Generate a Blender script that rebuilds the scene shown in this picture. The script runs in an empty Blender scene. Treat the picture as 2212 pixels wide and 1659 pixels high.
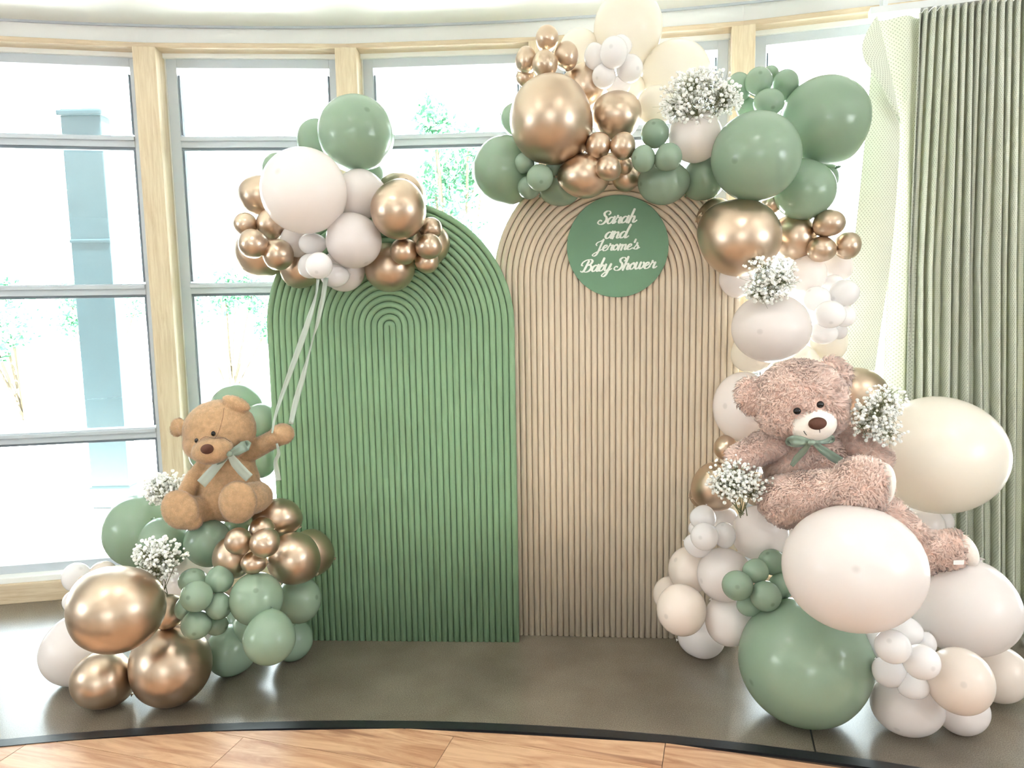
import bpy, bmesh, math, random
import numpy as np
from mathutils import Vector, Matrix, noise

# ------------------------------------------------------------------ camera, world, light, exposure
scn = bpy.context.scene
col = scn.collection
FPX, CXP, CYP, CAMH = 1600.0, 1106.0, 829.5, 1.5
CAM_R = Matrix.Rotation(math.pi/2 - math.radians(6.7), 3, 'X') @ Matrix.Rotation(math.radians(-0.95), 3, 'Z')
CAM_O = Vector((0, 0, CAMH))
cd = bpy.data.cameras.new('camera')
cd.sensor_fit = 'HORIZONTAL'; cd.sensor_width = 36.0; cd.lens = 36.0*FPX/2212.0
cd.clip_start = 0.05; cd.clip_end = 300
cam = bpy.data.objects.new('camera', cd); col.objects.link(cam)
cam.matrix_world = Matrix.Translation(CAM_O) @ CAM_R.to_4x4()
scn.camera = cam

SKY = 20.0
world = bpy.data.worlds.new('sky'); scn.world = world; world.use_nodes = True
_bg = world.node_tree.nodes['Background']
_bg.inputs[0].default_value = (0.90, 0.97, 1.0, 1); _bg.inputs[1].default_value = SKY

scn.view_settings.view_transform = 'Standard'; scn.view_settings.look = 'None'
scn.view_settings.gamma = 1.0; scn.view_settings.use_curve_mapping = False
scn.view_settings.exposure = -0.95
scn.cycles.max_bounces = 10; scn.cycles.transparent_max_bounces = 16
scn.cycles.sample_clamp_indirect = 30.0

sun = bpy.data.lights.new('sun', 'SUN'); sun.energy = 380.0; sun.angle = math.radians(0.6); sun.color = (1.0, 0.97, 0.92)
sun_o = bpy.data.objects.new('sun', sun); col.objects.link(sun_o); sun_o.rotation_euler = (math.radians(24), 0, math.radians(75))
def area_light(name, loc, rot, sx, sy, power, colr=(1, 1, 1)):
    ld = bpy.data.lights.new(name, 'AREA'); ld.shape = 'RECTANGLE'; ld.size = sx; ld.size_y = sy
    ld.energy = power; ld.color = colr
    o = bpy.data.objects.new(name, ld); col.objects.link(o); o.location = loc; o.rotation_euler = rot
    return o
REAR_Y = -5.2
# daylight entering through the windows in the walls behind and beside the camera
area_light('rear_window_daylight', (-0.5, REAR_Y+0.05, 1.80), (math.radians(90), 0, 0), 1.6, 0.9, 22.0, (0.92, 0.96, 1.0))
area_light('left_window_daylight', (-5.20, 0.3, 1.80), (0, math.radians(-90), 0), 0.9, 1.8, 26.0, (0.92, 0.96, 1.0))
area_light('right_window_daylight', (3.60, 0.1, 1.80), (0, math.radians(90), 0), 0.9, 1.8, 26.0, (0.92, 0.96, 1.0))

# ------------------------------------------------------------------ helpers
def ray(px, py):
    return CAM_R @ Vector(((px-CXP)/FPX, -(py-CYP)/FPX, -1.0))
def at(px, py, Y):
    d = ray(px, py); return CAM_O + d*(Y/d.y)
def pxm(Y):                       # metres per photo pixel at distance Y
    return Y/FPX
def srgb(r, g, b):
    f = lambda c: (c/12.92 if c <= 0.04045 else ((c+0.055)/1.055)**2.4)
    return (f(r/255), f(g/255), f(b/255), 1.0)
def link(o, parent=None):
    col.objects.link(o)
    if parent is not None: o.parent = parent
    return o
def empty(name, loc=(0, 0, 0)):
    o = bpy.data.objects.new(name, None); col.objects.link(o); o.location = loc; o.empty_display_size = 0.05
    return o
def tag(o, label=None, cat=None, group=None, kind=None):
    if label: o['label'] = label
    if cat: o['category'] = cat
    if group: o['group'] = group
    if kind: o['kind'] = kind
    return o
def mesh_obj(name, verts, faces, m, parent=None, smooth=False, loc=None):
    me = bpy.data.meshes.new(name); me.from_pydata([tuple(v) for v in verts], [], [tuple(f) for f in faces]); me.update()
    if smooth: me.polygons.foreach_set('use_smooth', [True]*len(me.polygons))
    if m is not None: me.materials.append(m)
    o = bpy.data.objects.new(name, me); link(o, parent)
    if parent is not None and parent.type == 'EMPTY':
        o.matrix_parent_inverse = Matrix.Translation(-parent.location)
    return o
def bm_obj(name, bm, m, parent=None, smooth=False):
    me = bpy.data.meshes.new(name); bm.to_mesh(me); bm.free()
    if smooth: me.polygons.foreach_set('use_smooth', [True]*len(me.polygons))
    if m is not None: me.materials.append(m)
    o = bpy.data.objects.new(name, me); link(o, parent)
    if parent is not None and parent.type == 'EMPTY':
        o.matrix_parent_inverse = Matrix.Translation(-parent.location)
    return o
def bm_box(bm, c, s, rot=None, bevel=0.0):
    r = bmesh.ops.create_cube(bm, size=1.0)
    vs = r['verts']
    for v in vs: v.co = Vector((v.co.x*s[0], v.co.y*s[1], v.co.z*s[2]))
    if bevel > 0:
        es = list({e for v in vs for e in v.link_edges})
        rb = bmesh.ops.bevel(bm, geom=es, offset=bevel, segments=2, affect='EDGES', profile=0.6)
        vs = list({v for f in rb['faces'] for v in f.verts} | {v for v in vs if v.is_valid})
    M = Matrix.Translation(c) @ (rot.to_4x4() if rot is not None else Matrix.Identity(4))
    for v in vs: v.co = M @ v.co
    return vs
def box(name, c, s, m, parent=None, rot=None, bevel=0.0):
    bm = bmesh.new(); bm_box(bm, c, s, rot, bevel); return bm_obj(name, bm, m, parent)
def catmull(pts, n=8):
    pts = [Vector(p) for p in pts]
    P = [pts[0]*2-pts[1]] + pts + [pts[-1]*2-pts[-2]]
    out = []
    for i in range(1, len(P)-2):
        a, b, c, d = P[i-1], P[i], P[i+1], P[i+2]
        for k in range(n):
            t = k/n
            out.append(0.5*((2*b)+(c-a)*t+(2*a-5*b+4*c-d)*t*t+(3*b-a-3*c+d)*t**3))
    out.append(pts[-1]); return out

# ------------------------------------------------------------------ materials
def new_mat(name):
    m = bpy.data.materials.new(name); m.use_nodes = True
    nt = m.node_tree; return m, nt, nt.nodes['Principled BSDF'], nt.nodes['Material Output']
def N(nt, kind, **kw):
    n = nt.nodes.new(kind)
    for k, v in kw.items(): setattr(n, k, v)
    return n
def simple(name, c, rough=0.6, metal=0.0, spec=0.5, noise_amt=0.0, scale=40.0, bump=0.0, sheen=0.0):
    m, nt, p, out = new_mat(name)
    p.inputs['Base Color'].default_value = c; p.inputs['Roughness'].default_value = rough
    p.inputs['Metallic'].default_value = metal; p.inputs['Specular IOR Level'].default_value = spec
    if sheen: p.inputs['Sheen Weight'].default_value = sheen
    if noise_amt or bump:
        tc = N(nt, 'ShaderNodeTexCoord'); nz = N(nt, 'ShaderNodeTexNoise'); nz.inputs['Scale'].default_value = scale
        nz.inputs['Detail'].default_value = 4
        nt.links.new(tc.outputs['Object'], nz.inputs['Vector'])
        if noise_amt:
            mx = N(nt, 'ShaderNodeMixRGB'); mx.blend_type = 'MULTIPLY'; mx.inputs[0].default_value = 1
            mr = N(nt, 'ShaderNodeMapRange'); mr.inputs[1].default_value = 0.3; mr.inputs[2].default_value = 0.7
            mr.inputs[3].default_value = 1-noise_amt; mr.inputs[4].default_value = 1+noise_amt
            nt.links.new(nz.outputs['Fac'], mr.inputs[0]); mx.inputs[1].default_value = c
            nt.links.new(mr.outputs[0], mx.inputs[2]); nt.links.new(mx.outputs[0], p.inputs['Base Color'])
        if bump:
            b = N(nt, 'ShaderNodeBump'); b.inputs['Strength'].default_value = bump; b.inputs['Distance'].default_value = 0.002
            nt.links.new(nz.outputs['Fac'], b.inputs['Height']); nt.links.new(b.outputs[0], p.inputs['Normal'])
    return m
def wood_mat(name, c1, c2, sc=(1, 1, 1), rough=0.45, grain=14.0, rand=False, knots=False):
    m, nt, p, out = new_mat(name); p.inputs['Roughness'].default_value = rough
    tc = N(nt, 'ShaderNodeTexCoord'); mp = N(nt, 'ShaderNodeMapping'); mp.inputs['Scale'].default_value = sc
    nt.links.new(tc.outputs['Object'], mp.inputs['Vector'])
    vec = mp.outputs[0]
    if rand:
        oi = N(nt, 'ShaderNodeObjectInfo'); ad = N(nt, 'ShaderNodeVectorMath'); ad.operation = 'MULTIPLY_ADD'
        cmb = N(nt, 'ShaderNodeCombineXYZ')
        for k in range(3): nt.links.new(oi.outputs['Random'], cmb.inputs[k])
        ad.inputs[1].default_value = (37, 91, 53); nt.links.new(cmb.outputs[0], ad.inputs[0]); nt.links.new(vec, ad.inputs[2]); vec = ad.outputs[0]
    n1 = N(nt, 'ShaderNodeTexNoise'); n1.inputs['Scale'].default_value = grain; n1.inputs['Detail'].default_value = 6
    n1.inputs['Roughness'].default_value = 0.65; n1.inputs['Distortion'].default_value = 0.8
    nt.links.new(vec, n1.inputs['Vector'])
    cr = N(nt, 'ShaderNodeValToRGB'); cr.color_ramp.elements[0].position = 0.30; cr.color_ramp.elements[0].color = c2
    cr.color_ramp.elements[1].position = 0.62; cr.color_ramp.elements[1].color = c1
    nt.links.new(n1.outputs['Fac'], cr.inputs[0])
    src = cr.outputs[0]
    if knots:
        n2 = N(nt, 'ShaderNodeTexNoise'); n2.inputs['Scale'].default_value = grain*0.35; n2.inputs['Detail'].default_value = 3
        n2.inputs['Distortion'].default_value = 2.2; nt.links.new(vec, n2.inputs['Vector'])
        r2 = N(nt, 'ShaderNodeValToRGB'); r2.color_ramp.elements[0].position = 0.60; r2.color_ramp.elements[0].color = (1, 1, 1, 1)
        r2.color_ramp.elements[1].position = 0.70; r2.color_ramp.elements[1].color = (0.45, 0.33, 0.30, 1)
        nt.links.new(n2.outputs['Fac'], r2.inputs[0])
        mx = N(nt, 'ShaderNodeMixRGB'); mx.blend_type = 'MULTIPLY'; mx.inputs[0].default_value = 0.8
        nt.links.new(src, mx.inputs[1]); nt.links.new(r2.outputs[0], mx.inputs[2]); src = mx.outputs[0]
    nt.links.new(src, p.inputs['Base Color'])
    return m
def balloon_mat(name, c, rough, metal=0.0, trans=0.0, tcol=None, spot=0.45, spec=0.5):
    m, nt, p, out = new_mat(name)
    p.inputs['Roughness'].default_value = rough; p.inputs['Metallic'].default_value = metal
    p.inputs['Specular IOR Level'].default_value = spec
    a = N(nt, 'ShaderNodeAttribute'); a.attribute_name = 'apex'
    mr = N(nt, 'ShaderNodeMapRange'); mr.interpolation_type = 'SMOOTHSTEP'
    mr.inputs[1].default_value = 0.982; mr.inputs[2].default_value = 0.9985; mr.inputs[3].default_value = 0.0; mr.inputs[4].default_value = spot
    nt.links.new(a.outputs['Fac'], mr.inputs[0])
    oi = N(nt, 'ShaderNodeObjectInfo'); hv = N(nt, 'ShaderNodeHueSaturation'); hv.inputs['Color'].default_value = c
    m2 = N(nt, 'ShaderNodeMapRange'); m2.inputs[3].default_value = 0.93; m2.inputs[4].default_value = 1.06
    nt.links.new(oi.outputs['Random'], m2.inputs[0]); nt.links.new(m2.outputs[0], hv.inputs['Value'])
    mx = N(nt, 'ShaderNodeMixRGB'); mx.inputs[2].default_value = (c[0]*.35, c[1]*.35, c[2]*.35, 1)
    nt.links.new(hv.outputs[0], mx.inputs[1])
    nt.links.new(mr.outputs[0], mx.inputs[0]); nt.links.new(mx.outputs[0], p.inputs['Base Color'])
    if trans:
        t = N(nt, 'ShaderNodeBsdfTranslucent'); t.inputs[0].default_value = tcol or c
        ms = N(nt, 'ShaderNodeMixShader'); ms.inputs[0].default_value = trans
        nt.links.new(p.outputs[0], ms.inputs[1]); nt.links.new(t.outputs[0], ms.inputs[2]); nt.links.new(ms.outputs[0], out.inputs[0])
    return m

MAT = {}
MAT['white_paint'] = simple('white_paint', srgb(246, 246, 244), 0.6)
MAT['room_wall'] = simple('room_wall', srgb(222, 222, 222), 0.8)
MAT['oak'] = wood_mat('oak', srgb(220, 204, 178), srgb(198, 176, 146), (14, 14, 0.9), 0.5, 5.0)
MAT['oak_long'] = wood_mat('oak_long', srgb(216, 198, 172), srgb(192, 168, 138), (0.9, 14, 14), 0.5, 5.0)
MAT['aluminium'] = simple('aluminium', srgb(196, 203, 212), 0.45, 0.0, 0.5)
MAT['gasket'] = simple('gasket', srgb(120, 130, 142), 0.6)
MAT['black_trim'] = simple('black_trim', srgb(30, 31, 34), 0.32, 0, 0.5, 0.1, 90, 0.1)
MAT['track'] = simple('track', srgb(225, 228, 230), 0.4)

def glass_mat():
    m, nt, p, out = new_mat('window_glass'); nt.nodes.remove(p)
    t = N(nt, 'ShaderNodeBsdfTransparent'); t.inputs[0].default_value = (0.93, 0.97, 0.97, 1)
    g = N(nt, 'ShaderNodeBsdfGlossy'); g.inputs['Roughness'].default_value = 0.0
    f = N(nt, 'ShaderNodeFresnel'); f.inputs[0].default_value = 1.5
    ms = N(nt, 'ShaderNodeMixShader'); nt.links.new(f.outputs[0], ms.inputs[0])
    nt.links.new(t.outputs[0], ms.inputs[1]); nt.links.new(g.outputs[0], ms.inputs[2]); nt.links.new(ms.outputs[0], out.inputs[0])
    return m
MAT['glass'] = glass_mat()

def concrete_mat():
    m, nt, p, out = new_mat('polished_concrete'); p.inputs['Specular IOR Level'].default_value = 1.0
    tc = N(nt, 'ShaderNodeTexCoord')
    n1 = N(nt, 'ShaderNodeTexNoise'); n1.inputs['Scale'].default_value = 3.0; n1.inputs['Detail'].default_value = 5
    n2 = N(nt, 'ShaderNodeTexNoise'); n2.inputs['Scale'].default_value = 260.0; n2.inputs['Detail'].default_value = 2
    v = N(nt, 'ShaderNodeTexVoronoi'); v.inputs['Scale'].default_value = 75.0
    for n in (n1, n2, v): nt.links.new(tc.outputs['Object'], n.inputs['Vector'])
    cr = N(nt, 'ShaderNodeValToRGB'); cr.color_ramp.elements[0].position = 0.3; cr.color_ramp.elements[0].color = srgb(102, 93, 81)
    cr.color_ramp.elements[1].position = 0.75; cr.color_ramp.elements[1].color = srgb(122, 113, 100)
    nt.links.new(n1.outputs['Fac'], cr.inputs[0])
    mr = N(nt, 'ShaderNodeMapRange'); mr.inputs[1].default_value = 0.3; mr.inputs[2].default_value = 0.7; mr.inputs[3].default_value = 0.72; mr.inputs[4].default_value = 1.3
    nt.links.new(n2.outputs['Fac'], mr.inputs[0])
    mx = N(nt, 'ShaderNodeMixRGB'); mx.blend_type = 'MULTIPLY'; mx.inputs[0].default_value = 1
    nt.links.new(cr.outputs[0], mx.inputs[1]); nt.links.new(mr.outputs[0], mx.inputs[2])
    gr = N(nt, 'ShaderNodeValToRGB'); gr.color_ramp.elements[0].position = 0.03; gr.color_ramp.elements[0].color = (1, 1, 1, 1)
    gr.color_ramp.elements[1].position = 0.10; gr.color_ramp.elements[1].color = (0, 0, 0, 1)
    nt.links.new(v.outputs['Distance'], gr.inputs[0])
    mg = N(nt, 'ShaderNodeMixRGB'); mg.inputs[2].default_value = srgb(172, 162, 146)
    fac = N(nt, 'ShaderNodeMath'); fac.operation = 'MULTIPLY'; fac.inputs[1].default_value = 0.6
    nt.links.new(gr.outputs[0], fac.inputs[0]); nt.links.new(fac.outputs[0], mg.inputs[0]); nt.links.new(mx.outputs[0], mg.inputs[1])
    nt.links.new(mg.outputs[0], p.inputs['Base Color'])
    rr = N(nt, 'ShaderNodeMapRange'); rr.inputs[3].default_value = 0.16; rr.inputs[4].default_value = 0.30
    nt.links.new(n1.outputs['Fac'], rr.inputs[0]); nt.links.new(rr.outputs[0], p.inputs['Roughness'])
    b = N(nt, 'ShaderNodeBump'); b.inputs['Strength'].default_value = 0.08; b.inputs['Distance'].default_value = 0.001
    nt.links.new(n2.outputs['Fac'], b.inputs['Height']); nt.links.new(b.outputs[0], p.inputs['Normal'])
    return m
MAT['concrete'] = concrete_mat()
MAT['plank'] = wood_mat('plank_wood', srgb(208, 170, 138), srgb(160, 114, 84), (1.2, 9, 9), 0.33, 2.6, True, True)
MAT['plank_far'] = wood_mat('plank_far', srgb(190, 164, 140), srgb(170, 140, 116), (1.2, 6, 6), 0.33, 2.6, False, True)

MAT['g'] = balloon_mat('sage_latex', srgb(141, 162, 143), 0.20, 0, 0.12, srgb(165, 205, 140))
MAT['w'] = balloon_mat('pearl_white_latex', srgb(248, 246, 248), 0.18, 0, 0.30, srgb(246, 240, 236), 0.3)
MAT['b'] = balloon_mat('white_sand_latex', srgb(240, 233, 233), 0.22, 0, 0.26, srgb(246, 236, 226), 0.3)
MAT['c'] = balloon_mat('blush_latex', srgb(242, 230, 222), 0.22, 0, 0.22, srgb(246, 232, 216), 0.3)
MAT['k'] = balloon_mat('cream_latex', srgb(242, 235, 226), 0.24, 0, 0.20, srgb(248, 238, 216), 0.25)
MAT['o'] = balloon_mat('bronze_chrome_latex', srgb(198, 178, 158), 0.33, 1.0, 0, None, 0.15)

# ------------------------------------------------------------------ the setting
AX, AY, WR, ER = -0.75, -4.1, 8.0, 6.6       # centre of the round bay, wall radius, platform edge radius
def arc(th, r, z=0.0):
    t = math.radians(th); return Vector((AX+math.sin(t)*r, AY+math.cos(t)*r, z))
CEIL = 2.79
POSTS = [-34.8, -28.0, -22.0, -15.2, -7.2, -0.25, 6.62, 13.5, 20.4, 27.3, 34.1]   # post angles round the bay
def zrot(th): return Matrix.Rotation(-math.radians(th), 3, 'Z')

# stone platform: slabs between the black edge strip and the window wall
floor = empty('floor'); tag(floor, 'dark polished concrete floor under the balloon display', kind='structure')
def ring_slab(name, th0, th1, r0, r1, z0, z1, m, parent, n=24):
    vs, fs = [], []
    for i in range(n+1):
        th = th0+(th1-th0)*i/n
        for r, z in ((r0, z0), (r1, z0), (r1, z1), (r0, z1)): vs.append(arc(th, r, z))
    for i in range(n):
        a, b = 4*i, 4*(i+1)
        for k in range(4): fs.append((a+k, a+(k+1) % 4, b+(k+1) % 4, b+k))
    fs.append((0, 3, 2, 1)); fs.append((4*n, 4*n+1, 4*n+2, 4*n+3))
    o = mesh_obj(name, vs, fs, m, parent)
    bm = bmesh.new(); bm.from_mesh(o.data); bmesh.ops.recalc_face_normals(bm, faces=bm.faces); bm.to_mesh(o.data); bm.free()
    return o
CJ = 15.15                                       # joint between the two slabs in view
ring_slab('slab', -40, CJ-0.02, ER-0.003, WR+0.3, -0.08, 0.0, MAT['concrete'], floor, 48)
ring_slab('slab', CJ+0.03, 42, ER-0.003, WR+0.3, -0.08, 0.0, MAT['concrete'], floor, 24)
ring_slab('joint_filler', CJ-0.3, CJ+0.3, ER-0.003, WR+0.3, -0.05, -0.004, simple('dark_joint', srgb(40, 38, 34), 0.8), floor, 2)
edge = ring_slab('trim_1', -40, 42, ER-0.046, ER-0.002, -0.05, 0.003, MAT['black_trim'], None, 80)
tag(edge, 'black curved edge strip between stone floor and wood planks', kind='structure')

# wood plank floor
planks = empty('floor_2'); tag(planks, 'warm wood plank floor in front of the stone platform', kind='structure')
PA = math.radians(-16.2)
U = Vector((math.cos(PA), math.sin(PA), 0)); V = Vector((-math.sin(PA), math.cos(PA), 0))
def clip_poly(poly, f):                        # keep f(p) >= 0
    out = []
    for i, p in enumerate(poly):
        q = poly[(i+1) % len(poly)]; a, b = f(p), f(q)
        if a >= 0: out.append(p)
        if (a >= 0) != (b >= 0): out.append(p+(q-p)*(a/(a-b)))
    return out
PW, PL = 0.188, 1.057
for row in range(-3, 6):
    n0 = 1.86+PW*row+0.0
    off = -1.585+0.705*row
    for k in range(-4, 5):
        u0 = off+PL*k
        g = 0.0011
        a0, a1, b0, b1 = u0+g, u0+PL-g, n0+g, n0+PW-g
        ring = []
        for (aa, ba) in ((a0, b0), (a1, b0), (a1, b1), (a0, b1)): ring.append(Vector((aa, ba)))
        # subdivide long sides so the curved edge cuts cleanly
        dense = []
        for i in range(4):
            p, q = ring[i], ring[(i+1) % 4]
            nseg = 16 if i % 2 == 0 else 4
            for s in range(nseg): dense.append(p+(q-p)*(s/nseg))
        W = [U*p.x+V*p.y for p in dense]
        inside = [math.hypot(w.x-AX, w.y-AY) < ER-0.045 for w in W]
        if not any(inside): continue
        pts = []
        for i, w in enumerate(W):
            w2 = W[(i+1) % len(W)]
            if inside[i]: pts.append(w)
            if inside[i] != inside[(i+1) % len(W)]:
                lo, hi = w, w2
                if not inside[i]: lo, hi = w2, w
                for _ in range(24):
                    md = (lo+hi)/2
                    if math.hypot(md.x-AX, md.y-AY) < ER-0.045: lo = md
                    else: hi = md
                pts.append(lo.copy())
        if len(pts) < 3: continue
        if max(p.x for p in pts) < -2.4 or min(p.x for p in pts) > 1.9: continue
        npt = len(pts); c = sum(pts, Vector())/npt
        vs = [Vector((p.x, p.y, 0.0)) for p in pts]+[Vector((p.x, p.y, -0.012)) for p in pts]
        fs = [tuple(range(npt))]+[(i, i+npt, (i+1) % npt+npt, (i+1) % npt) for i in range(npt)]
        # local frame along the board, for the grain
        R = Matrix((U, V, Vector((0, 0, 1)))).transposed()
        loc = [R.transposed() @ (v-c) for v in vs]
        o = mesh_obj('plank', loc, fs, MAT['plank'], planks)
        o.matrix_parent_inverse = Matrix.Identity(4); o.matrix_local = Matrix.Translation(c) @ R.to_4x4()
        me = o.data
        if me.polygons[0].normal.z < 0:
            bm = bmesh.new(); bm.from_mesh(me); bmesh.ops.recalc_face_normals(bm, faces=bm.faces); bm.to_mesh(me); bm.free()
            if me.polygons[0].normal.z < 0: me.flip_normals()
sub = ring_slab('subfloor', -60, 60, 0.2, ER-0.046, -0.05, -0.006, simple('board_gap', srgb(70, 50, 38), 0.8), planks, 60)
# the rest of the wood floor, behind the boards in view
rest = mesh_obj('floor_3', [(-5.4, REAR_Y, -0.001), (4.0, REAR_Y, -0.001), (4.0, 1.55, -0.001), (-5.4, 1.55, -0.001)], [(0, 1, 2, 3)], MAT['plank_far'])
tag(rest, 'wood floor of the hall behind the camera', kind='structure')

# bay of windows
random.seed(3)
Z_SILL, Z_BASE, Z_HEAD = 0.105, 0.03, 2.70
TRANS = (0.83, 1.57, 2.30)
PW_ = 0.105
post_n = 0
for i in range(-5, 6):
    th = POSTS[i+5]
    post_n += 1
    o = box('trim_%d' % (post_n+1), Vector((0, 0, 0)), (PW_, 0.17, 2.72), MAT['oak'], None, None, 0.004)
    o.matrix_world = Matrix.Translation(arc(th, WR-0.045, 1.36)) @ zrot(th).to_4x4()
    tag(o, 'oak post between two tall windows', kind='structure')
for i in range(-5, 5):
    tha, thb = POSTS[i+5], POSTS[i+6]; thm = (tha+thb)/2
    A, B = arc(tha, WR), arc(thb, WR); L = (B-A).length; mid = (A+B)/2
    R = zrot(thm); root = empty('window_%d' % (i+6), mid); root.rotation_euler = R.to_euler()
    tag(root, 'tall bay window with grey frame and three crossbars', kind='structure')
    def wpart(name, c, s, m, bev=0.002):
        bm = bmesh.new(); bm_box(bm, Vector(c), s, None, bev)
        me = bpy.data.meshes.new(name); bm.to_mesh(me); bm.free(); me.materials.append(m)
        o = bpy.data.objects.new(name, me); link(o, root); return o
    hw = L/2-PW_/2+0.012
    # white jamb liners, white head panel, oak head strip, oak sill and baseboard
    for s in (-1, 1): wpart('jamb', (s*(hw-0.012), 0.035, (Z_SILL+Z_HEAD)/2), (0.03, 0.06, Z_HEAD-Z_SILL), MAT['white_paint'])
    wpart('head_panel', (0, 0.02, 2.725), (2*hw, 0.08, 0.05), MAT['white_paint'])
    wpart('head_moulding', (0, -0.055, 2.733), (L+0.012, 0.10, 0.024), MAT['oak_long'], 0.004)
    wpart('fascia', (0, -0.01, 2.790), (L+0.02, 0.11, 0.09), MAT['white_paint'])
    wpart('sill', (0, -0.005, 0.115), (2*hw, 0.12, 0.03), MAT['white_paint'], 0.004)
    wpart('baseboard', (0, -0.02, 0.05), (2*hw, 0.13, 0.10), MAT['oak_long'], 0.004)
    # grey frame
    fx = hw-0.045
    for s in (-1, 1): wpart('stile', (s*fx, 0.03, (Z_SILL+Z_HEAD)/2+0.01), (0.05, 0.06, Z_HEAD-Z_SILL-0.02), MAT['aluminium'])
    wpart('head_rail', (0, 0.03, Z_HEAD-0.02), (2*fx-0.05, 0.06, 0.045), MAT['aluminium'])
    wpart('bottom_rail', (0, 0.03, Z_SILL+0.045), (2*fx-0.05, 0.06, 0.045), MAT['aluminium'])
    for z in TRANS:
        c = wpart('crossbar', (0, 0.03, z), (2*fx-0.05, 0.07, 0.055), MAT['aluminium'])
        r2 = wpart('ridge', (0, -0.010, z+0.012), (2*fx-0.05, 0.014, 0.018), MAT['aluminium']); r2.parent = c
        r3 = wpart('gasket', (0, 0.02, z-0.034), (2*fx-0.05, 0.03, 0.014), MAT['gasket']); r3.parent = c
    zs = [Z_SILL+0.06]+list(TRANS)+[Z_HEAD-0.04]
    for k in range(4):
        z0, z1 = zs[k]+0.026, zs[k+1]-0.026
        wpart('pane', (0, 0.045, (z0+z1)/2), (2*fx-0.05, 0.006, z1-z0), MAT['glass'], 0)
        for s in (-1, 1): wpart('bead', (s*(fx-0.032), 0.02, (z0+z1)/2), (0.008, 0.03, z1-z0-0.02), MAT['gasket'], 0)

# ceiling with a reveal step above the bay, side and rear walls
cl = mesh_obj('ceiling', [(-6, REAR_Y-0.2, CEIL+0.04), (5, REAR_Y-0.2, CEIL+0.04), (5, 4.2, CEIL+0.04), (-6, 4.2, CEIL+0.04),
                          (-6, REAR_Y-0.2, CEIL+0.2), (5, REAR_Y-0.2, CEIL+0.2), (5, 4.2, CEIL+0.2), (-6, 4.2, CEIL+0.2)],
              [(0, 3, 2, 1), (4, 5, 6, 7), (0, 1, 5, 4), (1, 2, 6, 5), (2, 3, 7, 6), (3, 0, 4, 7)], MAT['white_paint'])
tag(cl, 'white ceiling', kind='structure')
shadow_gap = ring_slab('trim_20', -36, 36, WR-0.100, WR-0.088, CEIL+0.030, CEIL+0.045, MAT['aluminium'], None, 40)
tag(shadow_gap, 'thin grey line in the white ceiling along the bay', kind='structure')
PL_, PR_ = arc(POSTS[0], WR), arc(POSTS[-1], WR)
def wall_box(name, x0, x1, y0, y1, z0, z1, parent=None):
    return box(name, Vector(((x0+x1)/2, (y0+y1)/2, (z0+z1)/2)), (x1-x0, y1-y0, z1-z0), MAT['room_wall'], parent)
def wall_with_window(name, label, axis, pos0, pos1, lo, hi, w0, w1, z0=1.35, z1=2.25):
    # a wall along x or y from lo to hi with one opening w0..w1
    root = empty(name, (pos0, lo, 0) if axis == 'y' else (lo, pos0, 0)); tag(root, label, kind='structure')
    for a_, b_, c_, d_ in ((lo, w0, 0, CEIL+0.05), (w1, hi, 0, CEIL+0.05), (w0, w1, 0, z0), (w0, w1, z1, CEIL+0.05)):
        if axis == 'y': wall_box('pier', pos0, pos1, a_, b_, c_, d_, root)
        else: wall_box('pier', a_, b_, pos0, pos1, c_, d_, root)
wall_with_window('wall_left', 'plain pale wall on the left of the hall with one window', 'y', PL_.x-0.15, PL_.x, REAR_Y, PL_.y+0.1, -0.6, 1.2)
wall_with_window('wall_right', 'plain pale wall on the right of the hall with one window', 'y', PR_.x, PR_.x+0.15, REAR_Y, PR_.y+0.1, -0.8, 1.0)
wall_with_window('wall_rear', 'pale wall behind the camera with one window', 'x', REAR_Y-0.15, REAR_Y, PL_.x, PR_.x, -1.3, 0.3)

# round ceiling downlights behind the camera's frame
lamp_m, nt, p_, out_ = new_mat('lamp_glow'); p_.inputs['Emission Color'].default_value = (1.0, 0.97, 0.93, 1); p_.inputs['Emission Strength'].default_value = 110.0
for k, (x, y) in enumerate(((-2.0, 1.5), (-0.7, 1.75), (0.6, 1.75), (1.9, 1.5), (-1.4, -0.4), (1.4, -0.4))):
    root = empty('ceiling_light', (x, y, CEIL+0.03))
    tag(root, ['leftmost round ceiling downlight of the row nearest the display', 'second ceiling downlight from the left in the row nearest the display', 'third ceiling downlight from the left in the row nearest the display', 'rightmost round ceiling downlight of the row nearest the display', 'left one of the two ceiling downlights above the camera', 'right one of the two ceiling downlights above the camera'][k], 'light', 'ceiling downlights')
    for nm, r0, h, m in (('rim', 0.085, 0.03, MAT['white_paint']), ('lens', 0.065, 0.036, lamp_m)):
        bm = bmesh.new(); bmesh.ops.create_cone(bm, cap_ends=True, segments=28, radius1=r0, radius2=r0*0.93, depth=h, matrix=Matrix.Translation((x, y, CEIL+0.04-h/2)) @ Matrix.Rotation(math.pi, 4, 'X'))
        bm_obj(nm, bm, m, root)
    ld = bpy.data.lights.new('downlight_beam', 'SPOT'); ld.energy = 30 if k < 4 else 16; ld.spot_size = math.radians(115); ld.spot_blend = 0.6
    ld.color = (1.0, 0.97, 0.93); ld.shadow_soft_size = 0.06
    lo = bpy.data.objects.new('downlight_beam', ld); col.objects.link(lo); lo.location = (x, y, CEIL-0.02)

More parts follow.
